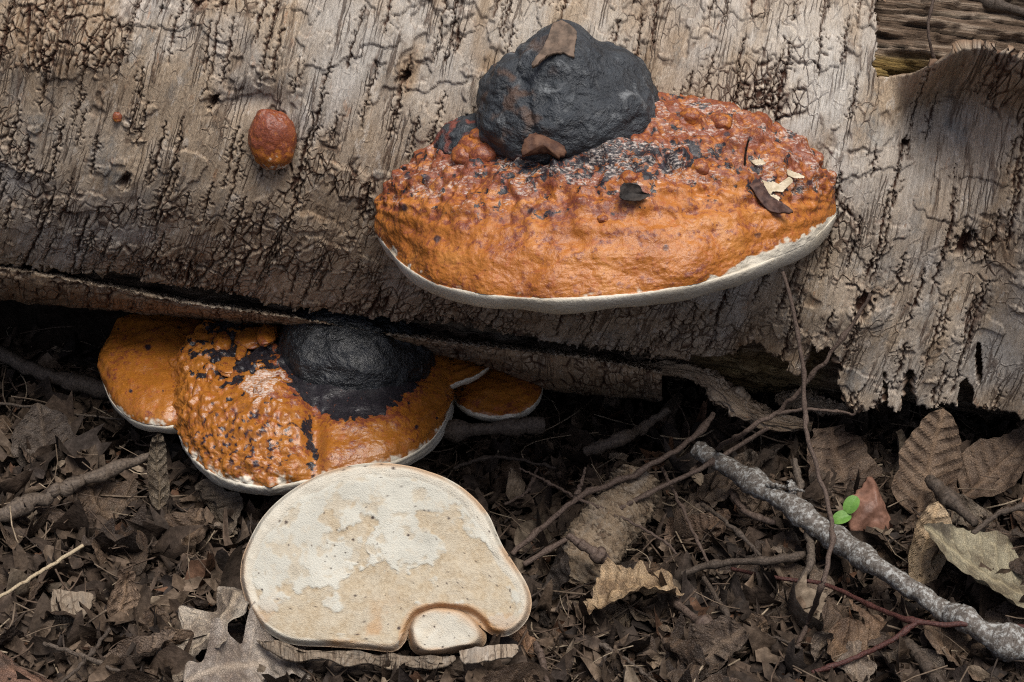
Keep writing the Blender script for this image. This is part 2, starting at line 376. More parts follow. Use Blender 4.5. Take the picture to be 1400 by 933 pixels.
def build_bark():
    s = np.concatenate([np.linspace(-1.2, -.36, 40)[:-1], np.linspace(-.36, .36, 1080), np.linspace(.36, 1.2, 40)[1:]])
    a = np.concatenate([np.linspace(-.30, -.105, 24)[:-1], np.linspace(-.105, .20, 400), np.linspace(.20, .345, 135)[1:]])
    S, A = np.meshgrid(s, a)
    px0, py0, _ = project(log_pt(S, THR-A/LR, LR))
    # curvature: the round of the trunk at left, a sheet hanging nearly straight at right
    wr = ss(.10, .20, S+.05*n2(S*9, A*0+3.1, 5))
    kap = 1-(.80*wr)*ss(.055, .12, A)
    k0 = np.searchsorted(a, 0.0); da = np.diff(a)[:, None]
    dth = -(kap[1:]+kap[:-1])/2*da/LR
    th = np.concatenate([np.zeros((1, len(s))), np.cumsum(dth, 0)]); th = th-th[k0]+THR
    tm = (th[1:]+th[:-1])/2
    u = np.concatenate([np.zeros((1, len(s))), np.cumsum(np.sin(tm)*da, 0)]); v = np.concatenate([np.zeros((1, len(s))), np.cumsum(-np.cos(tm)*da, 0)])
    u = u-u[k0]+LR*math.cos(THR); v = v-v[k0]+LR*math.sin(THR)
    P = A0+S[..., None]*LA+u[..., None]*EF+v[..., None]*EU
    N = np.cos(th)[..., None]*EF+np.sin(th)[..., None]*EU
    px, py, _ = project(P)
    # ---- relief in millimetres
    Y = A*1000; X = S*1000+(.10-.40*S)*Y+.0006*np.maximum(Y-60, 0)**2
    Xw = X+3.0*f2(X/25, Y/40, 3, 11)+.6*n2(X/3, Y/5, 12); Yw = Y+4.0*f2(X/25, Y/30, 3, 13)+1.0*n2(X/4, Y/4, 14)
    h = 3.0*f2(X/85, Y/110, 3, 21)+.22*f2(X/1.6, Y/20, 3, 22)+.35*f2(X/6, Y/30, 3, 23)
    def G(cx, cy, rx, ry): return np.exp(-(((px-cx)/rx)**2+((py-cy)/ry)**2))
    rough = f2(X/60, Y/45, 3, 31)+.45*G(100, 50, 130, 80)+.5*G(250, 360, 330, 60)+.6*G(500, 260, 40, 70)+.7*G(1060, 130, 70, 60)+.8*G(1170, 300, 60, 40)+.6*G(700, 440, 300, 60)+.3*G(1130, 420, 130, 90)-.25*G(1150, 380, 250, 160)-.5*G(600, 90, 100, 90)-.5*G(150, 190, 80, 60)-.4*G(430, 60, 120, 50)-.5*G(1300, 250, 90, 120)-.3*G(1150, 120, 40, 100)
    M1 = ss(.02, .55, rough); M2 = ss(.55, .9, rough)
    E1, id1, _ = vor(Xw/8.5, Yw/15.0, 41); E2, id2, _ = vor((Xw+2*n2(Xw/3,Yw/3,8))/4.6, (Yw+2*n2(Xw/3,Yw/3,9))/5.0, 42)
    w1 = (.34+.7*np.maximum(0, n2(X/14, Y/14, 43)))
    c1 = ss(w1*.17, w1*.045, E1)*M1*ss(-.15, .25, n2(X/9, Y/9, 44)+.4*M1-.05)
    c2 = ss(.17, .04, E2)*M2*ss(-.3, .2, n2(X/8, Y/8, 45)+.4)
    h += M1*(id1-.5)*1.1+M2*(id2-.5)*.6
    # plate edges curl up beside the cracks
    lip = ss(.30, .13, E1)*M1*.45+ss(.32, .17, E2)*M2*.3
    # long slits around the trunk, with short side cracks
    slit = np.zeros_like(h); near = np.zeros_like(h)
    for seed, cw, ch, pr in ((51, 21, 62, .62), (52, 13, 44, .5), (57, 30, 110, .75)):
        gx = Xw/cw; gy = Yw/ch; ix = np.floor(gx).astype(np.int64)
        gy = gy+(_h(ix, 0, 5, seed)/65536); iy = np.floor(gy).astype(np.int64)
        hx = _h(ix, iy, 1, seed)/65536; hy = _h(ix, iy, 2, seed)/65536; hp = _h(ix, iy, 3, seed)/65536; hl = _h(ix, iy, 4, seed)/65536
        L = ch*(.18+.27*hl); wd = .30+.95*hl*hp*(.4+.6*ss(-.2, .3, n2(X/3, Y/9, 59)))
        dx = np.abs((gx-ix-.3-.4*hx)*cw+1.0*n2(X/5, Y/3.5, 53)+.5*n2(X/2, Y/1.6, 58)); dy = np.abs((gy-iy-.4-.2*hy)*ch)
        ww = wd*np.sqrt(np.maximum(0, 1-(dy/L)**2)); on = (hp < pr)&(dy < L)
        slit = np.maximum(slit, np.where(on, ss(ww+.45, np.maximum(ww-.25, 0), dx), 0))
        near = np.maximum(near, np.where(on, ss(6.5, 1.5, dx)*ss(L, L*.8, dy), 0))
    tick = ss(.09, .02, np.abs(n2(X/7+3, Y/4.2, 54)+.25*n2(X/2.2, Y/2.2, 56)))*ss(.52, .72, near*.75+.5*n2(X/8, Y/8, 55))
    h += -2.2*slit-.9*tick+.35*near*(1-slit)*(1-tick)
    # peeled patches
    pl2 = f2(Xw/60+9, Yw/75, 5, 73, .6); peel = ss(.20, .225, pl2)*ss(-.1, .15, n2(X/90, Y/90, 74)+.1); h -= 1.3*peel; pe = ss(.03, .0, np.abs(pl2-.205))*ss(-.1, .15, n2(X/90, Y/90, 74)+.1)
    st = f2(Xw/34, Yw/26, 4, 71); step_ = ss(.20, .235, st); h += 1.0*step_
    ce = ss(.03, .0, np.abs(st-.198))*.55
    crack = np.clip(np.maximum.reduce([c1, c2, slit, tick*.9, ce, pe*.5]), 0, 1)
    h += -1.7*c1-1.1*c2-.6*ce+lip*(1-crack)
    # knots and beetle holes
    hole = np.zeros_like(h)
    for cx, cy, r in ((1318, 335, 15), (290, 138, 8), (553, 106, 8), (172, 246, 9), (1180, 416, 15), (1240, 200, 6)):
        q = np.hypot(px-cx+.35*(py-cy), (py-cy)*.7)+r*.45*n2(px/7, py/7, 81)+r*.25*n2(px/3, py/3, 82); hole = np.maximum(hole, ss(r, r*.45, q)); h += .5*np.exp(-((q-r*1.4)/(r*.5))**2)*n2(px/9, py/9, 83)
    h -= 7*hole; crack = np.maximum(crack, hole)
    h += 2.5*G(175, 235, 28, 40)-4*G(372, 195, 55, 50)-4.5*G(350, 140, 45, 22)+6*G(110, 60, 130, 70)+3*G(1180, 430, 90, 50)
    # the buckled sheet at the upper right: a hollow and a lip curling forward over it
    dn = -19*G(1288, 172, 60, 90)+20*ss(1325, 1440, px)*ss(40, 300, py)
    ytop = np.interp(px, [1150, 1190, 1205, 1240, 1262, 1300, 1340, 1372, 1400, 1500], [125, 112, 106, 102, 92, 80, 84, 97, 108, 108])
    curl = ss(70, -5, py-ytop)*ss(1205, 1290, px); dn += 58*curl**1.7*ss(1700, 1400, px)
    dn += 5*ss(1190, 1260, px)*n2(X/30, Y/90, 91)
    # ---- what is broken away
    jag = 9*f2(X/9, Y/9, 3, 95)+5*n2(X/3, Y*0, 96)
    gone = (px+jag*.8 > 1199)&(py+4*f2(X/16, Y/16, 3, 94) < ytop)
    low = np.interp(px, [-900, 0, 160, 400, 600, 760, 900, 1000, 1030, 1090, 1110, 1145, 1160, 1230, 1400, 2000], [240, 362, 376, 420, 440, 468, 484, 490, 470, 512, 470, 530, 556, 558, 556, 556])
    gone |= (py+jag*1.0 > low)
    rag = ((px-1130)/18)**2+((py-505)/26)**2+jag*.05 < 1; gone |= rag
    for cx, cy, rx, ry in ((1243, 540, 10, 34), (1320, 548, 10, 22), (1210, 560, 3, 60), (1338, 500, 4, 26)):
        gone |= ((px-cx)/rx)**2+((py-cy)/ry)**2+jag*.06 < 1
    # bevel towards a broken edge
    gone |= ~np.isfinite(px)
    h += .9*ss(26, 0, low-py)*ss(900, 1100, px)
    hang = wr*ss(.15, .24, A); dn += hang*4*np.sign(n2(X/13, Y*0+.5, 97))*ss(0, .3, np.abs(n2(X/13, Y*0+.5, 97)))
    P = P+N*((h+dn)/1000)[..., None]
    NN = -normals(P); NN *= np.sign((NN*N).sum(-1))[..., None]
    tone = np.clip(.55*peel+ss(.05, .6, rough)*.5+.3*G(80, 40, 150, 80)+.4*f2(X/45, Y/60, 3, 98), 0, 1)
    pale = np.clip(.8*G(620, 60, 210, 110)+1.0*G(1130, 170, 110, 190)+.35*G(940, 60, 200, 60)+.7*G(1370, 330, 60, 150)+.5*G(1270, 500, 120, 70)+.3*G(100, 200, 70, 70), 0, 1)*ss(-.3, .3, f2(X/30, Y/60, 3, 99)+.1)
    F = gridq(*S.shape); g = gone.ravel(); F = F[~(g[F].any(1))]
    attrs = dict(crk=np.clip(ss(-.2, .5, rough)*.9+.12, 0, 1).ravel(), crack=crack.ravel(), lip=np.clip(lip*.9+.6*near*(1-slit)*.4, 0, 1).ravel()*(1-crack.ravel())*.8, tone=tone.ravel(), pale=pale.ravel())
    V, Q, At, U = skirt(P.reshape(-1, 3), F, NN.reshape(-1, 3), .0055, attrs, np.stack([X.ravel()/1000, A.ravel()], 1))
    V, Q, At, U = compact(V, Q, At, U)
    obj('bark', V, Q, M_BARK, log, At, U)
build_bark()

def build_core():
    # grey rotten wood: the trunk under the bark
    s = np.concatenate([np.linspace(-1.2, -.4, 8)[:-1], np.linspace(-.4, .16, 110)[:-1], np.linspace(.16, .36, 180)[:-1], np.linspace(.36, 1.2, 8)])
    th = np.concatenate([np.linspace(-math.pi, R_(-70), 22)[:-1], np.linspace(R_(-70), R_(-10), 90)[:-1], np.linspace(R_(-10), R_(12), 20)[:-1], np.linspace(R_(12), R_(62), 160)[:-1], np.linspace(R_(62), math.pi, 24)])
    S, T = np.meshgrid(s, th); X = S*1000; Y = T*LR*1000
    yw = Y+4*f2(X/60, Y/25, 3, 301); h = 2.4*f2(X/80, yw/3.6, 5, 302, .65)+1.6*f2(X/14, yw/6, 4, 303)
    gr = n2(X/90, yw/7, 304); cr = ss(.14, .02, np.abs(gr)); h -= 4*cr
    blk = f2(X/38, yw/11, 3, 305); h += 3.0*ss(.08, .2, blk)
    r = LR-.011+h/1000; P = log_pt(S, T, r); px, py, _ = project(P)
    yel = ss(70, 84, py)*ss(1180, 1200, px)*ss(1300, 1240, px)*ss(120, 100, py); yel = np.maximum(yel, .5*ss(930, 960, px)*ss(1150, 1100, px)*ss(470, 490, py))
    h2 = -26*ss(90, 125, py)*ss(1190, 1230, px)*ss(420, 300, py)-7*ss(66, 76, py)*ss(1190, 1240, px)*ss(140, 110, py)*ss(1320, 1240, px)
    P = P+((h2/1000)[..., None])*(np.cos(T)[..., None]*EF+np.sin(T)[..., None]*EU)
    M = mat_wood('rotten_wood', (.15, .105, .072), (.36, .29, .22), (.04, .028, .02))
    obj('exposed_wood', P.reshape(-1, 3), gridq(*S.shape), M, log, dict(crack=cr.ravel()*.8, yellow=yel.ravel()), np.stack([S.ravel(), (T*LR).ravel()], 1))
    for e in (-1, 1):            # sawn ends well outside the picture
        n = 48; tt = np.linspace(0, 2*math.pi, n, endpoint=False); rr = np.array([0, .3, .6, .85, 1.0])
        RR, TT = np.meshgrid(rr*(LR-.008), tt, indexing='ij'); Q = log_pt(np.full(RR.shape, e*1.2), TT, RR)+LA*(e*.004*n2(RR*60, TT*3, 7))[..., None]
        obj('log_end', Q.reshape(-1, 3), gridq(*RR.shape, wrap=True), M, log, dict(crack=np.zeros(RR.size), yellow=np.zeros(RR.size)), np.stack([RR.ravel(), TT.ravel()*.05], 1))
build_core()

def build_ledge():
    """the lower bark sheet that stands proud under the long crack, its broken upper edge showing"""
    n = 700; pxs = np.linspace(-260, 905, n)
    top = np.interp(pxs, [-300, 0, 70, 150, 260, 400, 520, 640, 740, 800, 905], [325, 366, 377, 392, 414, 434, 455, 470, 482, 488, 508])
    bot = np.interp(pxs, [-300, 0, 150, 400, 640, 760, 905], [350, 410, 424, 448, 495, 536, 549])
    top = top+2.2*f2(pxs/30, pxs*0, 3, 401); bot = bot+3*f2(pxs/26, pxs*0+4, 3, 402)
    rows = []; U = []
    e0 = log_hit(pxs, top-5, LR-.006); e1 = log_hit(pxs, top+1, LR+.004+.003*ss(-200, 300, pxs))
    _, _, te = project(e1)
    for k, f in enumerate(np.linspace(0, 1, 14)): rows.append(e0*(1-f)+e1*f)
    for f in np.linspace(.02, 1, 40):
        yy = top+1+(bot-top-1)*math.sin(f*math.pi/2); rows.append(at(pxs, yy, te+.055*(1-math.cos(f*math.pi/2))*1.35+.004))
    last = rows[-1]
    for f in np.linspace(.15, 1, 10): rows.append(last+np.array([0, .07*f, .004*f]))
    P = np.array(rows); S = np.broadcast_to(pxs*.0004, P.shape[:2]); A = np.broadcast_to(np.linspace(0, .08, len(rows))[:, None], P.shape[:2])
    X = S*1000; Y = A*1000; N = -normals(P); N *= np.sign((N@(CAM-A0)))[..., None]
    E, idh, _ = vor((X+2*f2(X/14, Y/14, 3, 403))/10, (Y+2*f2(X/10, Y/10, 3, 404))/22, 405)
    isl = (np.arange(len(rows)) < 14)[:, None]
    c = np.where(isl, 0, ss(.09, .02, E)*ss(-.1, .25, n2(X/9, Y/9, 409))); h = np.where(isl, 1.3*f2(X/2.2, Y/5, 3, 406), 1.5*f2(X/14, Y/14, 4, 407)-1.4*c+.7*(idh-.5))
    P = P+N*(h/1000)[..., None]
    keep = np.ones(P.shape[:2], bool)
    F = gridq(*keep.shape)
    lip = np.where(isl, .55+.4*n2(X/1.5, Y/1.5, 408), 0)
    obj('lower_bark_sheet', P.reshape(-1, 3), F, M_BARK, log, dict(crack=c.ravel(), lip=np.clip(lip, 0, 1).ravel(), crk=np.ones(keep.size)*.8, tone=np.broadcast_to(np.where(isl, .1, .85), keep.shape).ravel(), pale=np.zeros(keep.size), edge=np.zeros(keep.size)), np.stack([S.ravel(), A.ravel()], 1))
    # the fibrous strip that hangs from its end down to the litter
    def strip(pts, w, seed, nm):
        pts = np.array(pts, float); Cc = catmull(at(pts[:, 0], pts[:, 1], pts[:, 2]), 120); r = catmull(pts[:, 3:4], 120)[:, 0]*.0004
        ph = np.linspace(0, 2*math.pi, 48, endpoint=False); T_ = np.gradient(Cc, axis=0); T_ /= np.linalg.norm(T_, axis=1)[:, None]
        B = np.cross(T_, FWD); B /= np.linalg.norm(B, axis=1)[:, None]; D = np.cross(B, T_)
        rr = r[:, None]*(1+.35*f2(np.linspace(0, 14, 120)[:, None], np.cos(ph)[None]*1.6+np.sin(ph)[None]*.7, 3, seed)+.9*f2(np.linspace(0, 12, 120)[:, None], np.cos(ph)[None]*7+np.sin(ph)[None]*5, 4, seed+3))
        Q = Cc[:, None]+B[:, None]*(rr*np.cos(ph))[..., None]+D[:, None]*(rr*np.sin(ph)*.45)[..., None]
        uv = np.stack(np.broadcast_arrays(np.abs(ph[None]-3.14)*.008, np.linspace(0, .12, 120)[:, None]), -1).reshape(-1, 2)
        z = np.zeros(Q.shape[0]*48)
        obj(nm, Q.reshape(-1, 3), gridq(120, 48, True), M_BARK, log, dict(crack=z, crk=z+.5, lip=z+.1, tone=z+.6, pale=z, edge=z), uv)
    strip([(770, 500, 1.19, 7), (850, 505, 1.185, 10), (930, 506, 1.18, 9), (970, 520, 1.175, 13), (1000, 545, 1.17, 16), (1045, 572, 1.165, 13), (1110, 584, 1.16, 6)], 1, 421, 'bark_strip')
    strip([(1060, 545, 1.19, 5), (1090, 548, 1.185, 13), (1130, 556, 1.18, 11), (1160, 560, 1.17, 5)], 1, 431, 'bark_strip')
build_ledge()

# ------------------------------------------------------------------ bracket fungi
M_CAP = mat_cap('orange_crust_dusty', .7); M_CAPW = mat_cap('orange_crust_wet', .8, .55, .55)
M_CRUST = mat_crust('black_crust', .46); M_CRUSTW = mat_crust('wet_black_crust', .22, (.004, .005, .006), (.014, .016, .018))
M_PORE = mat_pores()

def bracket(root, contact, rim, nu, nv, n_exp, thick, relief, masks, mat, white=(.93, .02), under=True, pitch_seed=1):
    """a shelf: top skin lofted from its contact line on the log to its rim, a rounded pale margin, and the pore side below"""
    Kc = catmull(contact, nu); Rm = catmull(rim, nu)
    v = np.concatenate([np.linspace(0, .75, int(nv*.6))[:-1], np.linspace(.75, 1, nv-int(nv*.6)+1)]); v = np.sin(v*math.pi/2)
    u = np.linspace(0, 1, nu)
    H = (1-np.clip(v, 0, 1)**n_exp); H = np.maximum(H, 0)**(1/n_exp)
    base = Kc[None]*(1-v)[:, None, None]+Rm[None]*v[:, None, None]
    base[..., 2] = Rm[None, :, 2]+(Kc[:, 2]-Rm[:, 2])[None]*H[:, None]
    # margin and pore side
    inn = Kc.copy(); inn[:, 2] = Rm[:, 2]; d = inn-Rm; dl = np.maximum(np.linalg.norm(d, axis=1, keepdims=True), 1e-6); d = d/dl
    tk = thick*(1+.18*f2(u*9, u*0, 2, pitch_seed))[:, None]
    tk = tk*np.clip(np.minimum(dl/.02, 1), .15, 1)
    low = []; wv = np.linspace(0, math.pi, 22)[1:]
    for w in wv: low.append(Rm+d*(tk*.5*(1-math.cos(w))*.9)-np.array([0, 0, 1.0])*tk*.5*(1-math.cos(w))-d*tk*.28*math.sin(w))
    for f in np.linspace(.06, 1, 22):
        q = low[20]*(1-f)+(inn-np.array([0, 0, 1.0])*tk*.7)*f; low.append(q+np.array([0, 0, 1.0])*.004*math.sin(f*3))
    P = np.concatenate([base, np.array(low)]); nrow = len(P)
    vv = np.concatenate([v, 1+np.arange(1, nrow-nv+1)*.02]); U, VV = np.meshgrid(u, vv)
    N = normals(P); cen = P.reshape(-1, 3).mean(0); sg = np.sign(((P[:nv]-cen)*N[:nv]).sum()); N = N*sg
    h = relief(P, U, VV); fade = ss(1.03, .985, VV)*.75+.25
    P = P+N*(h*fade)[..., None]
    A = masks(P, U, VV)
    wb = white[0]-(.045 if len(white) > 2 else 0)*ss(.68, .85, U)+white[1]*f3(P*90, 4, 200)*2+.008*n3(P*420, 205); A['white'] = np.maximum(A.get('white', 0), ss(wb-.004, wb+.006, VV))
    for k in ('blk', 'red', 'speck', 'dust'): A[k] = np.clip(A.get(k, np.zeros_like(VV)), 0, 1)*(1-A['white'] if k != 'speck' else 1)
    cut = nv-1; cut2 = nv+20
    for nm, a, b, m in (('cap', 0, cut, mat), ('margin', cut, cut2, mat)):
        sl = slice(a, b+1); obj(nm, P[sl].reshape(-1, 3), gridq(b+1-a, nu), m, root, {k: x[sl].ravel() for k, x in A.items()})
    sl = slice(cut2, nrow); z = np.zeros((nrow-cut2)*nu); q = P[sl].reshape(-1, 3)
    obj('pore_surface', q, gridq(nrow-cut2, nu), M_PORE, root, dict(patch=ss(.0, .25, f3(q*40, 3, 220)), stain=z, margin=z, speck=z, line=z))
    return P, N

def blob(root, name, cen, rad, relief, mat, attrs=None, rot=0.0, nu=150, nv=90):
    th = np.linspace(0, 2*math.pi, nu, endpoint=False); ph = np.linspace(.001, math.pi-.001, nv)
    T, Ph = np.meshgrid(th, ph); D = np.stack([np.cos(T)*np.sin(Ph), np.sin(T)*np.sin(Ph), np.cos(Ph)], -1)
    r = relief(D); Q = D*np.asarray(rad)*r[..., None]; c, s_ = math.cos(rot), math.sin(rot)
    Q = np.stack([Q[..., 0]*c+Q[..., 2]*s_, Q[..., 1], -Q[..., 0]*s_+Q[..., 2]*c], -1)+cen
    A = attrs(D, Q) if attrs else {}
    z = np.zeros(D.shape[:2]); A = {k: np.broadcast_to(A.get(k, z), z.shape).ravel() for k in set(A) | {'red', 'brown'}}
    return obj(name, Q.reshape(-1, 3), gridq(nv, nu, True), mat, root, A)

def big_bracket():
    cp = np.array([(516, 270), (532, 238), (562, 215), (600, 188), (650, 168), (710, 150), (800, 130), (880, 117), (950, 124), (1020, 142), (1080, 168), (1124, 208), (1142, 262)], float)
    rp = np.array([(514, 298), (517, 316), (530, 338), (556, 364), (600, 388), (670, 402), (760, 407), (850, 402), (930, 391), (1000, 374), (1065, 349), (1115, 322), (1143, 294)], float)
    Kc = log_hit(cp[:, 0], cp[:, 1], LR-.006)
    z0 = log_hit(np.array(517.), np.array(300.))[2]; z1 = log_hit(np.array(1143.), np.array(290.))[2]
    zz = np.interp(rp[:, 0], [517, 1143], [z0, z1]); Rm = on_z(rp[:, 0], rp[:, 1], zz)
    root = thing('bracket_fungus', 'large orange shelf fungus with a grey-black humped crown and white rim on the log', 'bracket fungus', tuple((Kc.mean(0)+Rm.mean(0))/2*[1, 1, 0]+np.array([0, 0, Rm[:, 2].min()-.015])))
    def relief(P, U, V):
        lum = ss(.98, .55, V)*(.35+.65*ss(.02, .22, V))
        h = .0034*f3(P*38, 3, 501)+lum*(.0060*np.maximum(0, f3(P*70, 2, 502)+.02)+.0030*f3(P*130, 2, 503)+.0003*f3(P*320, 2, 507))+.0004*f3(P*420, 2, 504)
        h += .0005*np.sin(V*70+2.5*n2(U*7, V*2, 505))*ss(.55, .8, V)*ss(.99, .93, V)*ss(.02, .12, U)*ss(.98, .88, U)
        h += -.0022*ss(.5, .7, f3(P*60, 3, 506)*1.5)*lum
        return h*(.25+.75*ss(0, .10, U)*ss(1, .93, U))
    def masks(P, U, V):
        px, py, _ = project(P); n = f3(P*55, 4, 511); m = f3(P*160, 4, 512); q = f3(P*25, 3, 513)
        b = V+.10*n+.10*m
        streak = f3(P*np.array([60, 110, 110]), 4, 514)
        red = ss(.90, .42, V+.35*streak)*.8+.7*ss(.05, .32, streak)*ss(.985, .7, V)+.4*ss(.1, .45, q)
        band = np.exp(-(((px-770)/170)**2+((py-(235-.03*(px-700)))/34)**2))+.8*np.exp(-(((px-950)/120)**2+((py-215)/22)**2))+.9*np.exp(-(((px-1065)/45)**2+((py-262)/26)**2))+1.2*np.exp(-(((px-760)/130)**2+((py-195)/26)**2))+.8*np.exp(-(((px-985)/70)**2+((py-160)/16)**2))
        blk = ss(.20, .62, band*.55+.45*m)
        blk = np.maximum(blk, ss(.08, .36, m+.35*n)*ss(.95, .66, V)*.9)
        sp = spots(px+4*m, py+4*n, 515, 44, 4.6, .34)*.9
        dust = .88*ss(-.10, .25, f3(P*np.array([60, 120, 120]), 3, 516)+.2*band)*ss(.955, .68, V)
        
        return dict(red=red*.85+.28*np.sin(V*52+4*n+2*q)*ss(.55, .75, V), blk=np.clip(blk, 0, 1)*.80, speck=np.where(V > .25, sp, 0)*ss(.97, .9, V), dust=dust)
    bracket(root, Kc, Rm, 460, 230, 1.55, .0125, relief, masks, M_CAP, (1.012, .022, 1), pitch_seed=520)
    # the old black crown
    c = log_hit(np.array(780.), np.array(150.))+EF*.004
    def rel(D):
        up = np.clip(D[..., 2], 0, 1); r = 1+.10*f3(D*1.6, 3, 531)+.035*f3(D*5, 4, 532)+.012*f3(D*14, 3, 533)
        r += .22*np.exp(-(((D[..., 0]+.14)/.26)**2))*ss(.55, .98, up)
        r -= .05*ss(.09, .0, np.abs(D[..., 0]+.42+.25*D[..., 2]+.12*n2(D[..., 2]*3, D[..., 1]*3, 5)))*ss(-.2, .2, D[..., 2])
        return r
    blob(root, 'old_crown', c, (.0505, .047, .039), rel, M_CRUST, lambda D, Q: dict(red=ss(-.35, -.6, D[..., 2]+.25*f3(D*4, 3, 535)), brown=.7*ss(.1, .4, f3(D*5, 3, 536))*ss(-.1, -.5, D[..., 0])), R_(6), 230, 130)
    c2 = log_hit(np.array(640.), np.array(190.))+EF*.002
    blob(root, 'crown_shoulder', c2, (.018, .018, .013), lambda D: 1+.15*f3(D*2.5, 3, 541)+.05*f3(D*8, 3, 542), M_CRUST, lambda D, Q: dict(red=ss(.1, .5, f3(D*3, 3, 543)-.2*D[..., 0])), R_(-22), 80, 50)
    # rounded warts on the skin
    for px, py, r in ((648, 204, .0088), (662, 212, .0078), (636, 214, .0070), (657, 188, .0060), (860, 244, .0045), (958, 229, .0056), (944, 160, .0055), (987, 168, .0055), (824, 300, .0030)):
        p = at(np.array(float(px)), np.array(float(py)), np.array(0.0))
        d = ray(np.array(float(px)), np.array(float(py)))
        o = bpy.data.objects  # depth from the skin itself
        best = None
        me = root.children[0].data if root.children else None
        warts.append((root, px, py, r))
    return root
warts = []
ROOT_BIG = big_bracket()

def surf_depth(root, px, py, names=('cap', 'old_crown', 'pore_face')):
    """distance along the line of sight to a thing's own skin"""
    best = 9.
    for ch in root.children:
        if ch.name.split('.')[0] not in names: continue
        me = ch.data; co = np.empty(len(me.vertices)*3, np.float32); me.vertices.foreach_get('co', co)
        V = co.reshape(-1, 3)+np.array(root.location); x, y, t = project(V); m = np.hypot(x-px, y-py) < 6
        if m.any(): best = min(best, float(np.percentile(t[m], 20)))
    return best
def add_warts():
    for i, (root, px, py, r) in enumerate(warts):
        t = surf_depth(root, px, py)
        if t > 5: continue
        cen = at(np.array(float(px)), np.array(float(py)), np.array(t+.55*r)); s_ = 550+i
        th = np.linspace(0, 2*math.pi, 28, endpoint=False); ph = np.linspace(.01, math.pi-.01, 18); T, Ph = np.meshgrid(th, ph)
        D = np.stack([np.cos(T)*np.sin(Ph), np.sin(T)*np.sin(Ph), np.cos(Ph)], -1); Q = cen+D*(r*(1+.18*f3(D*1.7, 3, s_)))[..., None]*np.array([1.05, 1, .85])
        z = np.zeros(D.shape[0]*D.shape[1]); rd = .4+.6*ss(-.2, .3, f3(D*1.5, 3, s_+20)).ravel()
        obj('wart', Q.reshape(-1, 3), gridq(18, 28, True), root.children[0].data.materials[0], root, dict(red=rd, blk=z, white=z, speck=z, dust=z))

def small_knob(px, py, w, h, label, mat, name='young_bracket_fungus'):
    c = log_hit(np.array(float(px)), np.array(float(py)))+EF*.001; root = thing(name, label, 'fungus', tuple(c-np.array([0, 0, h*.0004*.5])))
    th = np.linspace(0, 2*math.pi, 90, endpoint=False); ph = np.linspace(.01, math.pi-.01, 60); T, Ph = np.meshgrid(th, ph)
    D = np.stack([np.cos(T)*np.sin(Ph), np.sin(T)*np.sin(Ph), np.cos(Ph)], -1)
    r = 1+.09*f3(D*1.5, 3, 561)+.03*f3(D*5, 3, 562)+.06*ss(-.2, -.6, D[..., 2])*ss(.3, -.6, D[..., 1])
    Q = c+D*r[..., None]*np.array([w*.5, w*.36, h*.5])*.0004
    red = np.clip(.35+ss(-.55, .35, D[..., 2]+.5*f3(D*2.5, 3, 563))*.8, 0, 1); wh = ss(.30, .42, f3(D*6, 3, 564)+.45*ss(-.60, -.80, D[..., 2])-.12)*ss(-.2, -.5, D[..., 2])
    z = np.zeros(D.shape[:2]); dust = ss(.3, .5, f3(D*4, 3, 565))*.2*ss(.3, -.1, D[..., 0])
    obj('cap', Q.reshape(-1, 3), gridq(60, 90, True), mat, root, dict(red=red.ravel(), blk=z.ravel(), white=wh.ravel(), speck=z.ravel(), dust=dust.ravel()))
    return root
small_knob(373, 190, 66, 84, 'small round red-brown fungus knob alone on the bark', M_CAP)
small_knob(161, 160, 13, 15, 'tiny pale orange fungus bud on the bark near the beetle hole', M_CAP, 'fungus_bud')

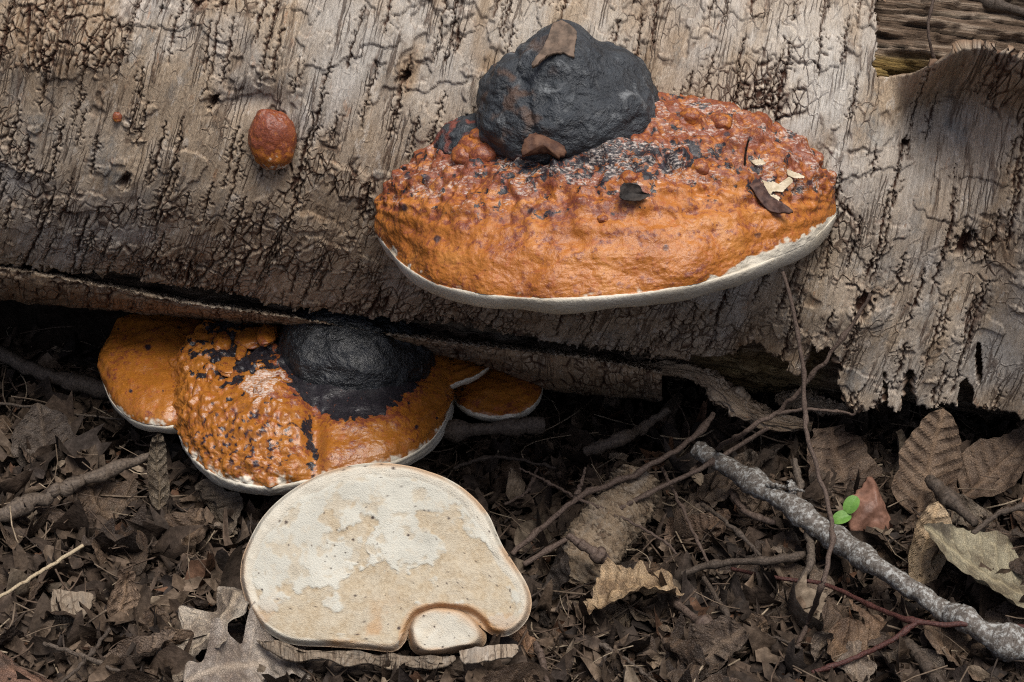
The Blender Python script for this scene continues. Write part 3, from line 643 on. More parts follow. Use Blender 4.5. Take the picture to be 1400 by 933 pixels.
# the cluster under the log
def ev(lst, zf):
    a = np.array(lst, float); return at(a[:, 0], a[:, 1], a[:, 2])
def mid_brackets():
    # ---- main one, two fused fronts
    con = ev([(236, 500, 1.215), (262, 452, 1.225), (300, 436, 1.23), (350, 432, 1.235), (410, 430, 1.235), (470, 432, 1.235), (530, 436, 1.235), (575, 446, 1.235), (604, 462, 1.235), (620, 486, 1.225), (622, 520, 1.21)], 0)
    rim = ev([(236, 545, 1.205), (243, 588, 1.18), (262, 622, 1.155), (300, 650, 1.135), (360, 664, 1.122), (425, 654, 1.12), (485, 640, 1.122), (545, 628, 1.132), (590, 600, 1.155), (612, 566, 1.18), (617, 545, 1.20)], 0)
    root = thing('bracket_fungus', 'glossy orange bracket fungus with wet black crown under the log above the fallen pale one', 'bracket fungus', tuple(rim.mean(0)*[1, 1, 0]+np.array([0, 0, rim[:, 2].min()-.02])))
    def relief(P, U, V):
        px, py, _ = project(P)
        left = ss(440, 380, px)
        h = .003*f3(P*35, 3, 601)+left*(.0045*np.maximum(0, f3(P*70, 3, 602))+.0022*f3(P*170, 3, 603))+.0003*f3(P*400, 2, 604)
        h += .0006*np.sin(V*48+2*n2(U*6, V, 605))*ss(.6, .85, V)*(1-left*.6)
        h += .006*np.exp(-(((px-370)/45)**2+((py-560)/50)**2))-.007*np.exp(-(((px-430)/14)**2+((py-600)/60)**2))
        return h
    def masks(P, U, V):
        px, py, _ = project(P); m = f3(P*150, 4, 611); n = f3(P*55, 4, 612)
        rb = 1-np.sqrt(((px-482)/106)**2+((py-470)/106)**2)
        blk = ss(-.02, .06, rb+.10*m+.05*n)
        blk = np.maximum(blk, ss(.0, .08, .16-np.hypot((px-330)/130, (py-480)/90)*.25+.16*m)*.95)
        crease = np.exp(-(((px-426-14*n)/13)**2+((py-605)/62)**2)); blk = np.maximum(blk, ss(.35, 1.0, crease+.7*m)*.95)
        red = ss(-.22, .0, rb+.1*m)*.6+.35*ss(.1, .3, n)
        sp = np.maximum(ss(.20, .30, f3(P*300, 3, 613))*ss(1.15, .75, np.hypot((px-335)/85, (py-605)/52)+.25*n), spots(px+4*n, py+4*m, 614, 34, 2.6, .25)*ss(.4, .6, V))
        ls = f3(P*260, 3, 616); lace = ss(.10, .04, np.abs(ls))*ss(1.1, .7, np.hypot((px-365)/34, (py-524)/24)+.3*n)
        lace = np.maximum(lace, ss(.12, .05, np.abs(f3(P*230, 2, 617)))*ss(.30, .42, f3(P*48, 2, 618))*ss(430, 400, px)*ss(540, 570, py)*.8)
        reg = ss(1.0, .8, np.hypot((px-362)/36, (py-526)/25)+.8*n+.5*m); blk = blk*(1-reg); return dict(blk=blk, red=red, speck=sp*ss(1.01, .96, V)*(1-reg), dust=np.maximum(lace*1.1, .95*reg))
    bracket(root, con, rim, 360, 190, 1.9, .013, relief, masks, M_CAPW, (1.0, .012), pitch_seed=620)
    c = at(np.array(486.), np.array(492.), np.array(1.205))
    blob(root, 'wet_crown', c, (.047, .047, .041), lambda D: 1+.09*f3(D*1.5, 3, 631)+.025*f3(D*6, 4, 632)+.012*f3(D*16, 3, 633), M_CRUSTW, None, R_(8), 170, 110)
    # lobes of orange running over the crown
    for i, (px, py, rx, rz, ro, t) in enumerate(((316, 500, 20, 7, 8, 1.178), (345, 462, 26, 9, -4, 1.198), (305, 470, 16, 14, 0, 1.20), (365, 458, 15, 9, 5, 1.19), (375, 540, 30, 22, 10, 1.15), (400, 585, 16, 22, 0, 1.138), (350, 560, 20, 16, 0, 1.15), (272, 540, 14, 26, 10, 1.172), (330, 480, 8, 6, 0, 1.187), (290, 515, 9, 16, 0, 1.178), (312, 530, 12, 14, 0, 1.170), (300, 545, 10, 9, 0, 1.168))):
        cen = at(np.array(float(px)), np.array(float(py)), np.array(t+.008))
        th = np.linspace(0, 2*math.pi, 40, endpoint=False); ph = np.linspace(.01, math.pi-.01, 26); T, Ph = np.meshgrid(th, ph)
        D = np.stack([np.cos(T)*np.sin(Ph), np.sin(T)*np.sin(Ph), np.cos(Ph)], -1); r = 1+.16*f3(D*1.8, 3, 640+i)+.05*f3(D*6, 2, 660+i); Q = D*r[..., None]*np.array([rx*.0004, .0135, rz*.0004])
        ca, sa = math.cos(R_(ro)), math.sin(R_(ro)); Q = np.stack([Q[..., 0]*ca+Q[..., 2]*sa, Q[..., 1], -Q[..., 0]*sa+Q[..., 2]*ca], -1)+cen
        z = np.zeros(D.shape[0]*D.shape[1]); ppx, ppy, _ = project(Q); ppx = ppx.ravel(); ppy = ppy.ravel()
        ds = .95*ss(1.0, .75, np.hypot((ppx-362)/36, (ppy-526)/25)+.8*f3(Q*55, 4, 612).ravel()+.5*f3(Q*150, 4, 611).ravel()); sp = ss(.20, .30, f3(Q*300, 3, 613)).ravel()*(ppy > 560)
        obj('lobe', Q.reshape(-1, 3), gridq(26, 40, True), M_CAPW, root, dict(red=ss(-.2, .3, f3(D*1.6, 3, 680+i)).ravel()*.5, blk=z, white=z, speck=sp, dust=ds))
    # ---- left one
    def simple(con, rim, label, nu, nv, ne, seed, dark=.0, th=.010, whit=(1.0, .010), extra=None):
        r = thing('bracket_fungus', label, 'bracket fungus', tuple(rim.mean(0)*[1, 1, 0]+np.array([0, 0, rim[:, 2].min()-.015])))
        def rel(P, U, V): return .0028*f3(P*32, 3, seed)+.0006*f3(P*150, 3, seed+1)+.00025*np.sin(V*40+2*n2(U*5, V, seed+2))*ss(.5, .8, V)*ss(1, .93, V)
        def msk(P, U, V):
            px, py, _ = project(P); n = f3(P*60, 4, seed+3); m = f3(P*170, 3, seed+4)
            d = dict(red=.45*ss(.05, .4, n), speck=spots(px, py, seed+5, 26, 3.6, .3)*ss(.99, .93, V), blk=np.zeros_like(V), dust=np.zeros_like(V))
            if extra: extra(d, px, py, n, m, V)
            return d
        bracket(r, con, rim, nu, nv, ne, th, rel, msk, M_CAPW, whit, pitch_seed=seed); return r
    def dusty(d, px, py, n, m, V): d['dust'] = .5*ss(1.0, .6, np.hypot((px-218)/26, (py-446)/10)+.7*n)+.5*ss(1.0, .6, np.hypot((px-190)/20, (py-460-(px-190)*.4)/5)+.6*n); d['red'] = d['red']+.3*ss(230, 260, px)
    simple(ev([(148, 462, 1.255), (160, 436, 1.26), (190, 428, 1.262), (225, 428, 1.262), (262, 432, 1.262), (300, 440, 1.26), (318, 470, 1.255)], 0),
           ev([(138, 486, 1.24), (141, 520, 1.225), (156, 552, 1.205), (186, 574, 1.19), (226, 582, 1.18), (268, 572, 1.185), (296, 540, 1.205)], 0),
           'plain orange bracket fungus at the end of the cluster, farthest from the stick', 200, 110, 1.9, 700, extra=dusty)
    # ---- right upper lobe of the main one, its own shelf
    simple(ev([(590, 470, 1.235), (606, 462, 1.24), (625, 462, 1.243), (645, 466, 1.245), (664, 470, 1.246), (680, 478, 1.246)], 0),
           ev([(598, 540, 1.19), (622, 526, 1.195), (642, 518, 1.198), (660, 508, 1.203), (675, 494, 1.212), (683, 482, 1.225)], 0),
           'narrow orange shelf joining the black-crowned bracket to the small round one', 140, 80, 1.7, 720, th=.005, whit=(.985, .008))
    def burnt(d, px, py, n, m, V): d['blk'] = ss(.1, .3, .55-np.hypot((px-690)/24, (py-490)/14)*.5+.3*m); d['red'] = d['red']+.6*ss(1, .5, np.hypot((px-705)/24, (py-503)/14))
    simple(ev([(622, 530, 1.225), (645, 505, 1.235), (670, 492, 1.24), (695, 485, 1.243), (722, 488, 1.243), (738, 500, 1.24), (744, 512, 1.235)], 0),
           ev([(617, 540, 1.22), (630, 556, 1.205), (652, 567, 1.195), (684, 571, 1.19), (716, 564, 1.195), (736, 546, 1.208), (744, 522, 1.225)], 0),
           'small round orange-brown bracket fungus at the end nearest the stick', 170, 100, 1.8, 740, th=.006, whit=(.99, .008), extra=burnt)
mid_brackets()

# ------------------------------------------------------------------ the fallen bracket, pore side up
def fallen():
    out = np.array([(326, 790), (328, 765), (338, 738), (352, 712), (372, 688), (400, 666), (432, 648), (468, 636), (508, 630), (548, 633), (588, 643), (622, 658), (650, 680), (668, 702), (680, 728), (688, 745), (704, 770), (720, 796), (727, 820), (722, 844), (706, 862), (688, 869), (668, 864), (656, 848), (636, 836), (600, 832), (572, 840), (560, 858), (552, 878), (536, 890), (500, 887), (450, 883), (400, 880), (368, 866), (344, 842), (332, 815)], float)
    n = 320; loop = catmull(np.vstack([out, out[:1]]), n+1)[:n]
    cxy = np.array([520., 770.]); base = ground_at(np.array(530.), np.array(892.), .026); tb = project(base)[2]
    lean = R_(14)                                     # leaning back
    e_r = RGT; nf = -FWD*math.cos(lean)+UPC*math.sin(lean); nf /= np.linalg.norm(nf); e_u = np.cross(nf, e_r); e_u = e_u if e_u[2] > 0 else -e_u
    O = at(np.array(530.), np.array(890.), np.array(tb+.004))
    def pl(p):                                        # outline on the leaning plane
        d = ray(p[..., 0], p[..., 1]); t = ((O-CAM)@nf)/(d@nf); return CAM+t[..., None]*d
    root = thing('bracket_fungus', 'fallen cream shelf fungus with its mottled pore side up among the dead leaves', 'bracket fungus', tuple(pl(np.array([530., 888.]))))
    rings = np.concatenate([np.linspace(0, .80, 70)[:-1], np.linspace(.80, 1.0, 60)])
    Q2 = cxy+(loop-cxy)[None]*rings[:, None, None]; px, py = Q2[..., 0], Q2[..., 1]
    # distance to the outline, in photograph pixels
    D = np.full(px.shape, 1e9)
    for i in range(n):
        a_, b_ = loop[i], loop[(i+1) % n]; e_ = b_-a_; tt_ = np.clip(((px-a_[0])*e_[0]+(py-a_[1])*e_[1])/max(e_@e_, 1e-9), 0, 1)
        D = np.minimum(D, np.hypot(px-a_[0]-tt_*e_[0], py-a_[1]-tt_*e_[1]))
    P = pl(Q2); q = np.stack([px*.0004, py*.0004, px*0], -1)
    edge_w = 20+5*n2(px/40, py/40, 801)-13*ss(815, 850, py); notch = ((px > 538)&(px < 690)&(py > 812)); edge_w = np.where(notch, 4, edge_w); edge_w = np.maximum(edge_w, 3)
    bead = np.exp(-((D-edge_w*.45)/(edge_w*.42))**2)
    h = .0014*f3(q*18, 3, 802)+.0004*bead-.006*ss(11, 0, D)**2-.00025*np.exp(-((D-edge_w)/3)**2)+.0009*f3(q*55, 3, 813)
    pn = f3(q*np.array([30, 34, 1]), 5, 803)+.5*f3(q*90, 4, 804)*.5
    def G(cx, cy, rx, ry): return np.exp(-(((px-cx)/rx)**2+((py-cy)/ry)**2))
    bias = .50*G(600, 700, 75, 40)+.34*G(495, 725, 40, 22)+.62*G(490, 800, 85, 40)+.62*G(615, 795, 65, 45)+.45*G(395, 845, 90, 45)+.40*G(395, 700, 30, 30)+.4*G(680, 830, 50, 50)+.45*G(520, 860, 120, 30)-.5*G(520, 675, 80, 25)-.4*G(420, 770, 60, 25)-.45*G(565, 760, 25, 45)-.3*G(430, 830, 40, 25)-.25+.25*G(380, 740, 30, 40)+.2*G(560, 690, 60, 20)
    pf = bias+.95*pn+.12*f3(q*150, 3, 814); patch = ss(.07, .15, pf+.10*f3(q*260, 3, 805))*(.75+.25*ss(-.3, .3, f3(q*120, 3, 806))); line = ss(.02, .0, np.abs(pf-.11))*.5*ss(0, .3, n2(px/20, py/20, 806)+.2)
    patch = np.maximum(patch, .55*ss(.10, .32, f3(q*85, 4, 817)+.25*f3(q*300, 2, 818)))
    h -= .0006*patch
    stain = np.clip(.9*ss(13, 1, D+4*f3(q*70, 3, 816))*ss(-.15, .35, n2(px/50, py/50, 807)+.3)+.55*ss(.1, .35, f3(q*45, 4, 808))*ss(800, 890, py), 0, 1)
    stain = np.maximum(stain, .8*ss(16, 3, D)*((px > 545)&(px < 665)&(py > 825)))
    sp = np.maximum(spots(px, py, 809, 38, 2.1, .45), spots(px, py, 810, 15, 1.1, .35)); line = np.maximum(line, .35*ss(2.5, .3, np.abs(D-edge_w+2*n2(px/9, py/9, 815)))*ss(.0, .4, n2(px/30, py/30, 811)))
    margin = ss(edge_w+2, edge_w-3, D)
    P = P+nf*h[..., None]
    obj('pore_face', P.reshape(-1, 3), gridq(len(rings), n, True), M_PORE, root, dict(patch=(patch*(1-margin)).ravel(), stain=stain.ravel(), margin=(margin*.4).ravel(), speck=sp.ravel(), line=(line*(1-margin*.7)).ravel()))
    # the orange-brown back
    b = []; L = P[-1]; cen = P[0].mean(0)
    for w in np.linspace(0, math.pi/2, 26): b.append(cen+(L-cen)*(math.cos(w)**.6)*(1.0 if w > 0 else 1)-nf*.046*math.sin(w))
    B = np.array(b); z = np.zeros(B.shape[0]*n); Bn = f3(B*60, 3, 812)
    B[1:] += -nf*(.002*Bn[1:])[..., None]
    obj('cap', B.reshape(-1, 3), gridq(len(b), n, True), M_CAPW, root, dict(red=ss(0, .4, Bn).ravel(), blk=(ss(8, 20, np.arange(26))[:, None]*np.ones((1, n))).ravel(), white=z, speck=z, dust=z))
    # little lobe grown in the notch
    o2 = np.array([(555, 858), (562, 842), (582, 831), (605, 828), (632, 833), (654, 848), (665, 868), (658, 884), (630, 890), (600, 896), (576, 896), (560, 884)], float)
    m = 90; lp = catmull(np.vstack([o2, o2[:1]]), m+1)[:m]; c2 = np.array([606., 864.]); rg = np.linspace(0, 1, 46); T2 = c2+(lp-c2)[None]*rg[:, None, None]
    x, y = T2[..., 0], T2[..., 1]; Dm = (1-rg)[:, None]*30+0*x; qq = np.stack([x, y, 0*x], -1)*.0004
    P2 = pl(T2)+nf*(.0045-.012*ss(.72, 1, rg)[:, None]**2+.0014*f3(qq*60, 3, 821))[..., None]
    rimst = np.clip(ss(.62, 1.0, rg[:, None]+.22*f3(qq*60, 3, 822)), 0, 1)
    obj('inner_lobe', P2.reshape(-1, 3), gridq(len(rg), m, True), M_PORE, root, dict(patch=np.clip(.5*ss(-.1, .3, f3(qq*50, 3, 823)), 0, 1).ravel(), stain=rimst.ravel(), margin=np.full(x.size, .3), speck=spots(x, y, 824, 16, 1.4, .4).ravel(), line=(.9*ss(.93, .99, rg)[:, None]+0*x).ravel()))
    return root, tb
ROOT_FALLEN, TB = fallen()
add_warts()

# ------------------------------------------------------------------ twigs and sticks
M_TW_BROWN = mat_twig('brown_twig', (.05, .032, .025), (.10, .072, .055)); M_TW_GREY = mat_twig('lichened_branch', (.06, .05, .042), (.12, .105, .09), (.30, .30, .285))
M_TW_RED = mat_twig('dark_red_twig', (.035, .013, .011), (.075, .028, .022), None, .55); M_TW_DARK = mat_twig('dark_stick', (.03, .022, .016), (.075, .056, .042))
M_TW_STRAW = mat_twig('straw_stem', (.28, .22, .14), (.42, .34, .23)); M_TW_PALE = mat_twig('weathered_stick', (.045, .034, .026), (.11, .085, .064))
def tube_mesh(C, r, seed, ns=10, bump=.12, knob=0):
    n = len(C); T_ = np.gradient(C, axis=0); T_ /= np.maximum(np.linalg.norm(T_, axis=1), 1e-9)[:, None]
    up = np.array([.31, .2, .93]); B = np.cross(T_, up); B /= np.maximum(np.linalg.norm(B, axis=1), 1e-6)[:, None]; D = np.cross(B, T_)
    ph = np.linspace(0, 2*math.pi, ns, endpoint=False); l = np.concatenate([[0], np.cumsum(np.linalg.norm(np.diff(C, axis=0), axis=1))])
    rr = r[:, None]*(1+bump*f2(l[:, None]*180, np.cos(ph)[None]*1.3+np.sin(ph)[None]*.6, 3, seed))
    if knob:
        for q in np.random.default_rng(seed).uniform(.05, .95, knob): rr = rr*(1+.45*np.exp(-((l-q*l[-1])/(1.6*r.mean()+.0008))**2))[:, None]
    Q = C[:, None]+B[:, None]*(rr*np.cos(ph))[..., None]+D[:, None]*(rr*np.sin(ph))[..., None]
    V = np.concatenate([Q.reshape(-1, 3), C[:1]-T_[:1]*r[0]*.25, C[-1:]+T_[-1:]*r[-1]*.25]); F = gridq(n, ns, True); k = n*ns
    a = np.arange(ns); b = (a+1) % ns
    tri = np.concatenate([np.stack([np.full(ns, k), b, a], 1), np.stack([np.full(ns, k+1), (n-1)*ns+a, (n-1)*ns+b], 1)])
    uv = np.concatenate([np.stack(np.broadcast_arrays(ph[None]*.16, l[:, None]), -1).reshape(-1, 2), [[0, 0], [0, 1]]])
    return V, [F, tri], uv
def px_path(pts, n, wob=.0006, seed=0, lift=1):
    """(px, py, height above the ground in mm) or (px, py, ('t', depth))"""
    W = []
    for p in pts:
        if isinstance(p[2], tuple): W.append(at(np.array(float(p[0])), np.array(float(p[1])), np.array(p[2][1])))
        else: W.append(ground_at(np.array(float(p[0])), np.array(float(p[1])), (p[2]+11*lift)/1000))
    C = catmull(np.array(W), n); t = np.linspace(0, 12, n); e = np.sin(np.linspace(0, math.pi, n))**.5
    return C+wob*np.stack([f2(t, t*0, 3, seed+900), f2(t, t*0+5, 3, seed+900), f2(t, t*0+9, 3, seed+900)], -1)*e[:, None]
def twig(name, label, pts, r0, r1, mat, seed=0, ns=10, n=70, wob=.0012, side=(), group=None, bump=.12, knob=4, cat='twig'):
    C = px_path(pts, n, wob, seed); r = np.linspace(r0, r1, n)/1000
    if not side:
        V, F, uv = tube_mesh(C, r, seed, ns, bump, knob); return props(obj(name, V, F, mat, None, None, uv), label, cat, group)
    root = thing(name, label, cat, tuple(C[0]), group); V, F, uv = tube_mesh(C, r, seed, ns, bump, knob); obj('stem', V, F, mat, root, None, uv)
    for k, (sp, a, b) in enumerate(side):
        C2 = px_path(sp, 40, wob*.7, seed+31*k+5); V, F, uv = tube_mesh(C2, np.linspace(a, b, 40)/1000, seed+k+40, 8, bump, 2); obj('side_shoot', V, F, mat, root, None, uv)
    return root
T = lambda d: ('t', d)
twig('fallen_branch', 'thick grey lichen-speckled branch lying across the litter', [(952, 614, 34), (1010, 648, 30), (1080, 692, 26), (1150, 742, 24), (1215, 785, 20), (1290, 832, 16), (1350, 866, 14), (1440, 900, 12)], 5.2, 4.6, M_TW_GREY, 1, 18, 160, .0022, (([(1083, 690, 26), (1083, 672, 32), (1080, 660, 36)], 2.2, 1.4), ([(1035, 664, 28), (1060, 664, 33), (1100, 672, 33)], 1.2, .7)), bump=.2, knob=7, cat='branch')
twig('slender_twig', 'thin upright twig leaning against the bark and crossing the grey branch', [(1070, 372, T(1.02)), (1086, 430, T(1.02)), (1097, 500, T(1.02)), (1100, 560, T(1.02)), (1108, 610, T(1.015)), (1126, 670, T(1.01)), (1137, 715, T(1.0)), (1137, 745, T(.995)), (1122, 805, T(.985)), (1105, 850, 10), (1090, 886, 5)], 1.0, 1.35, M_TW_BROWN, 2, 9, 120, .0016, knob=7)
twig('slender_twig', 'thin dark twig propped from the litter up to the knot on the bark', [(1190, 402, T(1.03)), (1168, 440, T(1.035)), (1130, 490, T(1.04)), (1095, 532, T(1.05)), (1060, 566, T(1.06)), (1010, 595, T(1.07)), (975, 620, 30), (945, 645, 26)], .9, 1.6, M_TW_BROWN, 3, 9, 90, .0018, (([(1062, 566, T(1.06)), (1100, 560, T(1.055)), (1140, 562, T(1.055)), (1168, 566, T(1.055)), (1176, 556, T(1.05))], 1.0, .5),), knob=5)
twig('slender_twig', 'long brown twig with forked shoots arching over the bark-covered stub', [(700, 758, 14), (740, 722, 20), (790, 682, 28), (850, 655, 34), (910, 625, 38), (955, 592, 40), (975, 566, 44)], 1.5, 1.6, M_TW_BROWN, 4, 9, 100, .0018, (([(785, 684, 28), (795, 660, 34), (800, 640, 38)], 1.1, .7), ([(790, 682, 28), (750, 660, 30), (710, 640, 32)], .9, .5), ([(790, 682, 28), (850, 708, 24), (905, 738, 18), (925, 758, 12)], 1.0, .6)), knob=6)
twig('slender_twig', 'straight reddish-brown twig running from the fallen pale fungus to the hanging bark strip', [(716, 772, 12), (770, 740, 18), (830, 705, 24), (900, 668, 30), (960, 640, 34), (1010, 610, 38), (1050, 585, 44)], 1.5, 1.3, M_TW_BROWN, 5, 9, 90, .001, knob=5)
twig('red_twig', 'smooth dark red twig forked low beside the grey branch', [(1420, 858, 14), (1340, 856, 15), (1255, 850, 14), (1190, 828, 12), (1130, 800, 10), (1060, 790, 8), (1000, 778, 6)], 1.5, 1.0, M_TW_RED, 6, 10, 90, .0012, (([(1255, 850, 14), (1215, 878, 12), (1160, 903, 9), (1110, 920, 6)], 1.4, 1.2),), knob=3)
twig('black_twig', 'short black curved twig pointing at the crumpled tan leaf', [(932, 786, 10), (965, 774, 14), (1010, 768, 17), (1060, 766, 17), (1110, 756, 12)], 1.9, 1.8, M_TW_DARK, 7, 10, 60, .001)
twig('broken_stick', 'stick with a cut end behind the small round fungus', [(560, 592, 26), (640, 588, 27), (700, 584, 28), (744, 581, 29)], 3.4, 3.8, M_TW_PALE, 8, 12, 60, .001, bump=.15, cat='stick')
twig('broken_stick', 'rough brown stick slanting in the dark hollow under the log end', [(-60, 722, 10), (10, 702, 12), (70, 676, 16), (120, 655, 20), (205, 624, 20)], 4.6, 2.4, M_TW_PALE, 9, 12, 70, .003, bump=.35, cat='stick')
twig('broken_stick', 'dark stick lying deep behind the plain orange bracket', [(-80, 450, T(1.33)), (0, 484, T(1.315)), (60, 512, T(1.30)), (110, 525, T(1.295)), (160, 538, T(1.29))], 4.8, 4.2, M_TW_PALE, 10, 12, 60, .002, bump=.2, cat='stick')
twig('slender_twig', 'thin pale twig in the dark gap behind the plain orange bracket', [(-40, 548, T(1.27)), (40, 556, T(1.265)), (100, 566, T(1.26)), (170, 574, T(1.255))], 1.0, .7, M_TW_PALE, 11, 8, 50, .001)
twig('straw_stem', 'pale straw stem lying on the litter near the grey bark flake', [(-10, 822, 10), (30, 798, 14), (70, 773, 18), (114, 746, 22)], .9, 1.1, M_TW_STRAW, 12, 8, 40, .0008, cat='stem', knob=0)
twig('slender_twig', 'brown twig poking out under the crumpled tan leaf', [(905, 808, 8), (940, 838, 8), (980, 868, 7)], 2.1, 2.0, M_TW_BROWN, 13, 10, 40, .0006)
twig('slender_twig', 'short brown twig resting on the bark-covered stub', [(776, 732, 32), (800, 748, 30), (832, 768, 24)], 1.9, 1.9, M_TW_BROWN, 14, 10, 40, .0006)
twig('slender_twig', 'pale upright twig standing beside the green seedling', [(1086, 628, 34), (1092, 660, 26), (1098, 700, 20), (1106, 738, 18), (1108, 770, 16), (1088, 808, 8)], 1.5, 1.9, M_TW_PALE, 15, 9, 50, .0016, knob=6)
twig('broken_stick', 'dark stick behind the corrugated brown leaf', [(1270, 655, 18), (1300, 684, 18), (1334, 716, 15)], 2.6, 2.4, M_TW_DARK, 16, 10, 40, .001, cat='stick')
twig('slender_twig', 'dark twig under the red twig beside the curled brown leaf', [(1232, 872, 4), (1258, 900, 6), (1290, 945, 8)], 2.6, 2.2, M_TW_DARK, 17, 10, 40, .001)
twig('broken_stick', 'stick slanting up in the dark under the hanging bark strip', [(800, 618, 18), (850, 600, 22), (880, 584, 26), (915, 560, 30)], 3.0, 2.2, M_TW_PALE, 18, 10, 50, .0015, cat='stick')
twig('slender_twig', 'thin brown vine curving over the bare rotten wood', [(1290, -40, T(1.035)), (1276, 2, T(1.035)), (1269, 35, T(1.036)), (1272, 62, T(1.038)), (1280, 90, T(1.045))], .7, .8, M_TW_BROWN, 19, 8, 40, .0004, knob=2)
twig('broken_stick', 'dark stick lying on the bare wood behind the curled bark', [(1300, -20, T(1.05)), (1360, 5, T(1.045)), (1420, 22, T(1.04))], 2.5, 2.3, M_TW_DARK, 20, 10, 40, .001, cat='stick')
for i, (pts, r, m, lb) in enumerate((
    ([(960, 690, 20), (1000, 720, 18), (1040, 760, 12)], 1.3, M_TW_DARK, 'dark twig crossing beneath the grey branch near its broken tip'),
    ([(1000, 672, 16), (1020, 700, 16), (1060, 715, 14)], 1.9, M_TW_BROWN, 'brown twig tucked under the grey branch'),
    ([(905, 640, 20), (930, 690, 20), (968, 770, 12)], 1.1, M_TW_BROWN, 'reddish twig behind the crumpled tan leaf'),
    ([(820, 880, 6), (860, 905, 6), (905, 940, 6)], .9, M_TW_PALE, 'pale thin twig in the litter below the crumpled tan leaf'),
    ([(732, 880, 6), (742, 905, 8), (752, 945, 8)], 1.6, M_TW_BROWN, 'short brown twig in front of the bark strip'),
    ([(962, 790, 8), (1000, 850, 8), (1020, 880, 6)], 1.4, M_TW_DARK, 'dark twig under the black curved twig'),
    ([(1010, 858, 6), (1060, 872, 8), (1110, 895, 6)], .9, M_TW_DARK, 'thin dark twig on the broad brown leaf'),
    ([(690, 690, 10), (720, 672, 14), (735, 640, 18)], 1.0, M_TW_BROWN, 'thin twig behind the fallen pale fungus'),
    ([(60, 880, 6), (120, 900, 8), (190, 930, 6)], 1.2, M_TW_PALE, 'pale twig below the grey bark flake'),
    ([(150, 860, 8), (115, 905, 8), (70, 945, 6)], 1.1, M_TW_DARK, 'dark twig beside the pale oak leaf'),
    ([(1330, 730, 14), (1370, 700, 18), (1420, 690, 16)], 1.6, M_TW_DARK, 'dark twig behind the broad olive leaf'),
    ([(620, 640, 12), (680, 625, 14), (760, 640, 12)], 1.2, M_TW_DARK, 'dark twig in the hollow behind the fallen pale fungus'),
    )):
    twig('slender_twig', lb, pts, r, r*.7, m, 40+i, 8, 40, .0014, knob=3)

# the stub covered in wrinkled bark
def stub():
    C = catmull(np.array([ground_at(np.array(x), np.array(y), z) for x, y, z in ((788., 800., .004), (803., 765., .016), (828., 725., .022), (856., 690., .026), (870., 655., .030))]), 110)
    r = catmull(np.array([[.0135], [.0165], [.0165], [.0155], [.0125]]), 110)[:, 0]; ns = 72
    V, F, uv = tube_mesh(C, r, 71, ns, .10); l = np.linspace(0, 60, 110)[:, None]; ph = np.linspace(0, 2*math.pi, ns, endpoint=False)[None]
    w = f2(l*.8+.9*np.sin(ph*2), np.cos(ph)*1.1, 5, 72, .6); rid = np.abs(w); k = 110*ns
    c = np.repeat(C, ns, 0); V[:k] = c+(V[:k]-c)*(1+.42*rid.ravel()-.08)[:, None]
    cr = np.concatenate([ss(.05, .0, rid).ravel()*.8, [0, 0]]); z = np.zeros(len(V))
    root = props(obj('broken_stub', V, F, mat_bark('stub_bark', .42), None, dict(crack=cr, crk=z, lip=np.concatenate([ss(.22, .5, rid).ravel()*.7, [0, 0]]), tone=z+.35, pale=z, edge=z), np.stack([uv[:, 1], uv[:, 0]*.35], 1)), 'short thick stub of wood in dark wrinkled bark', 'wood stub')
stub()

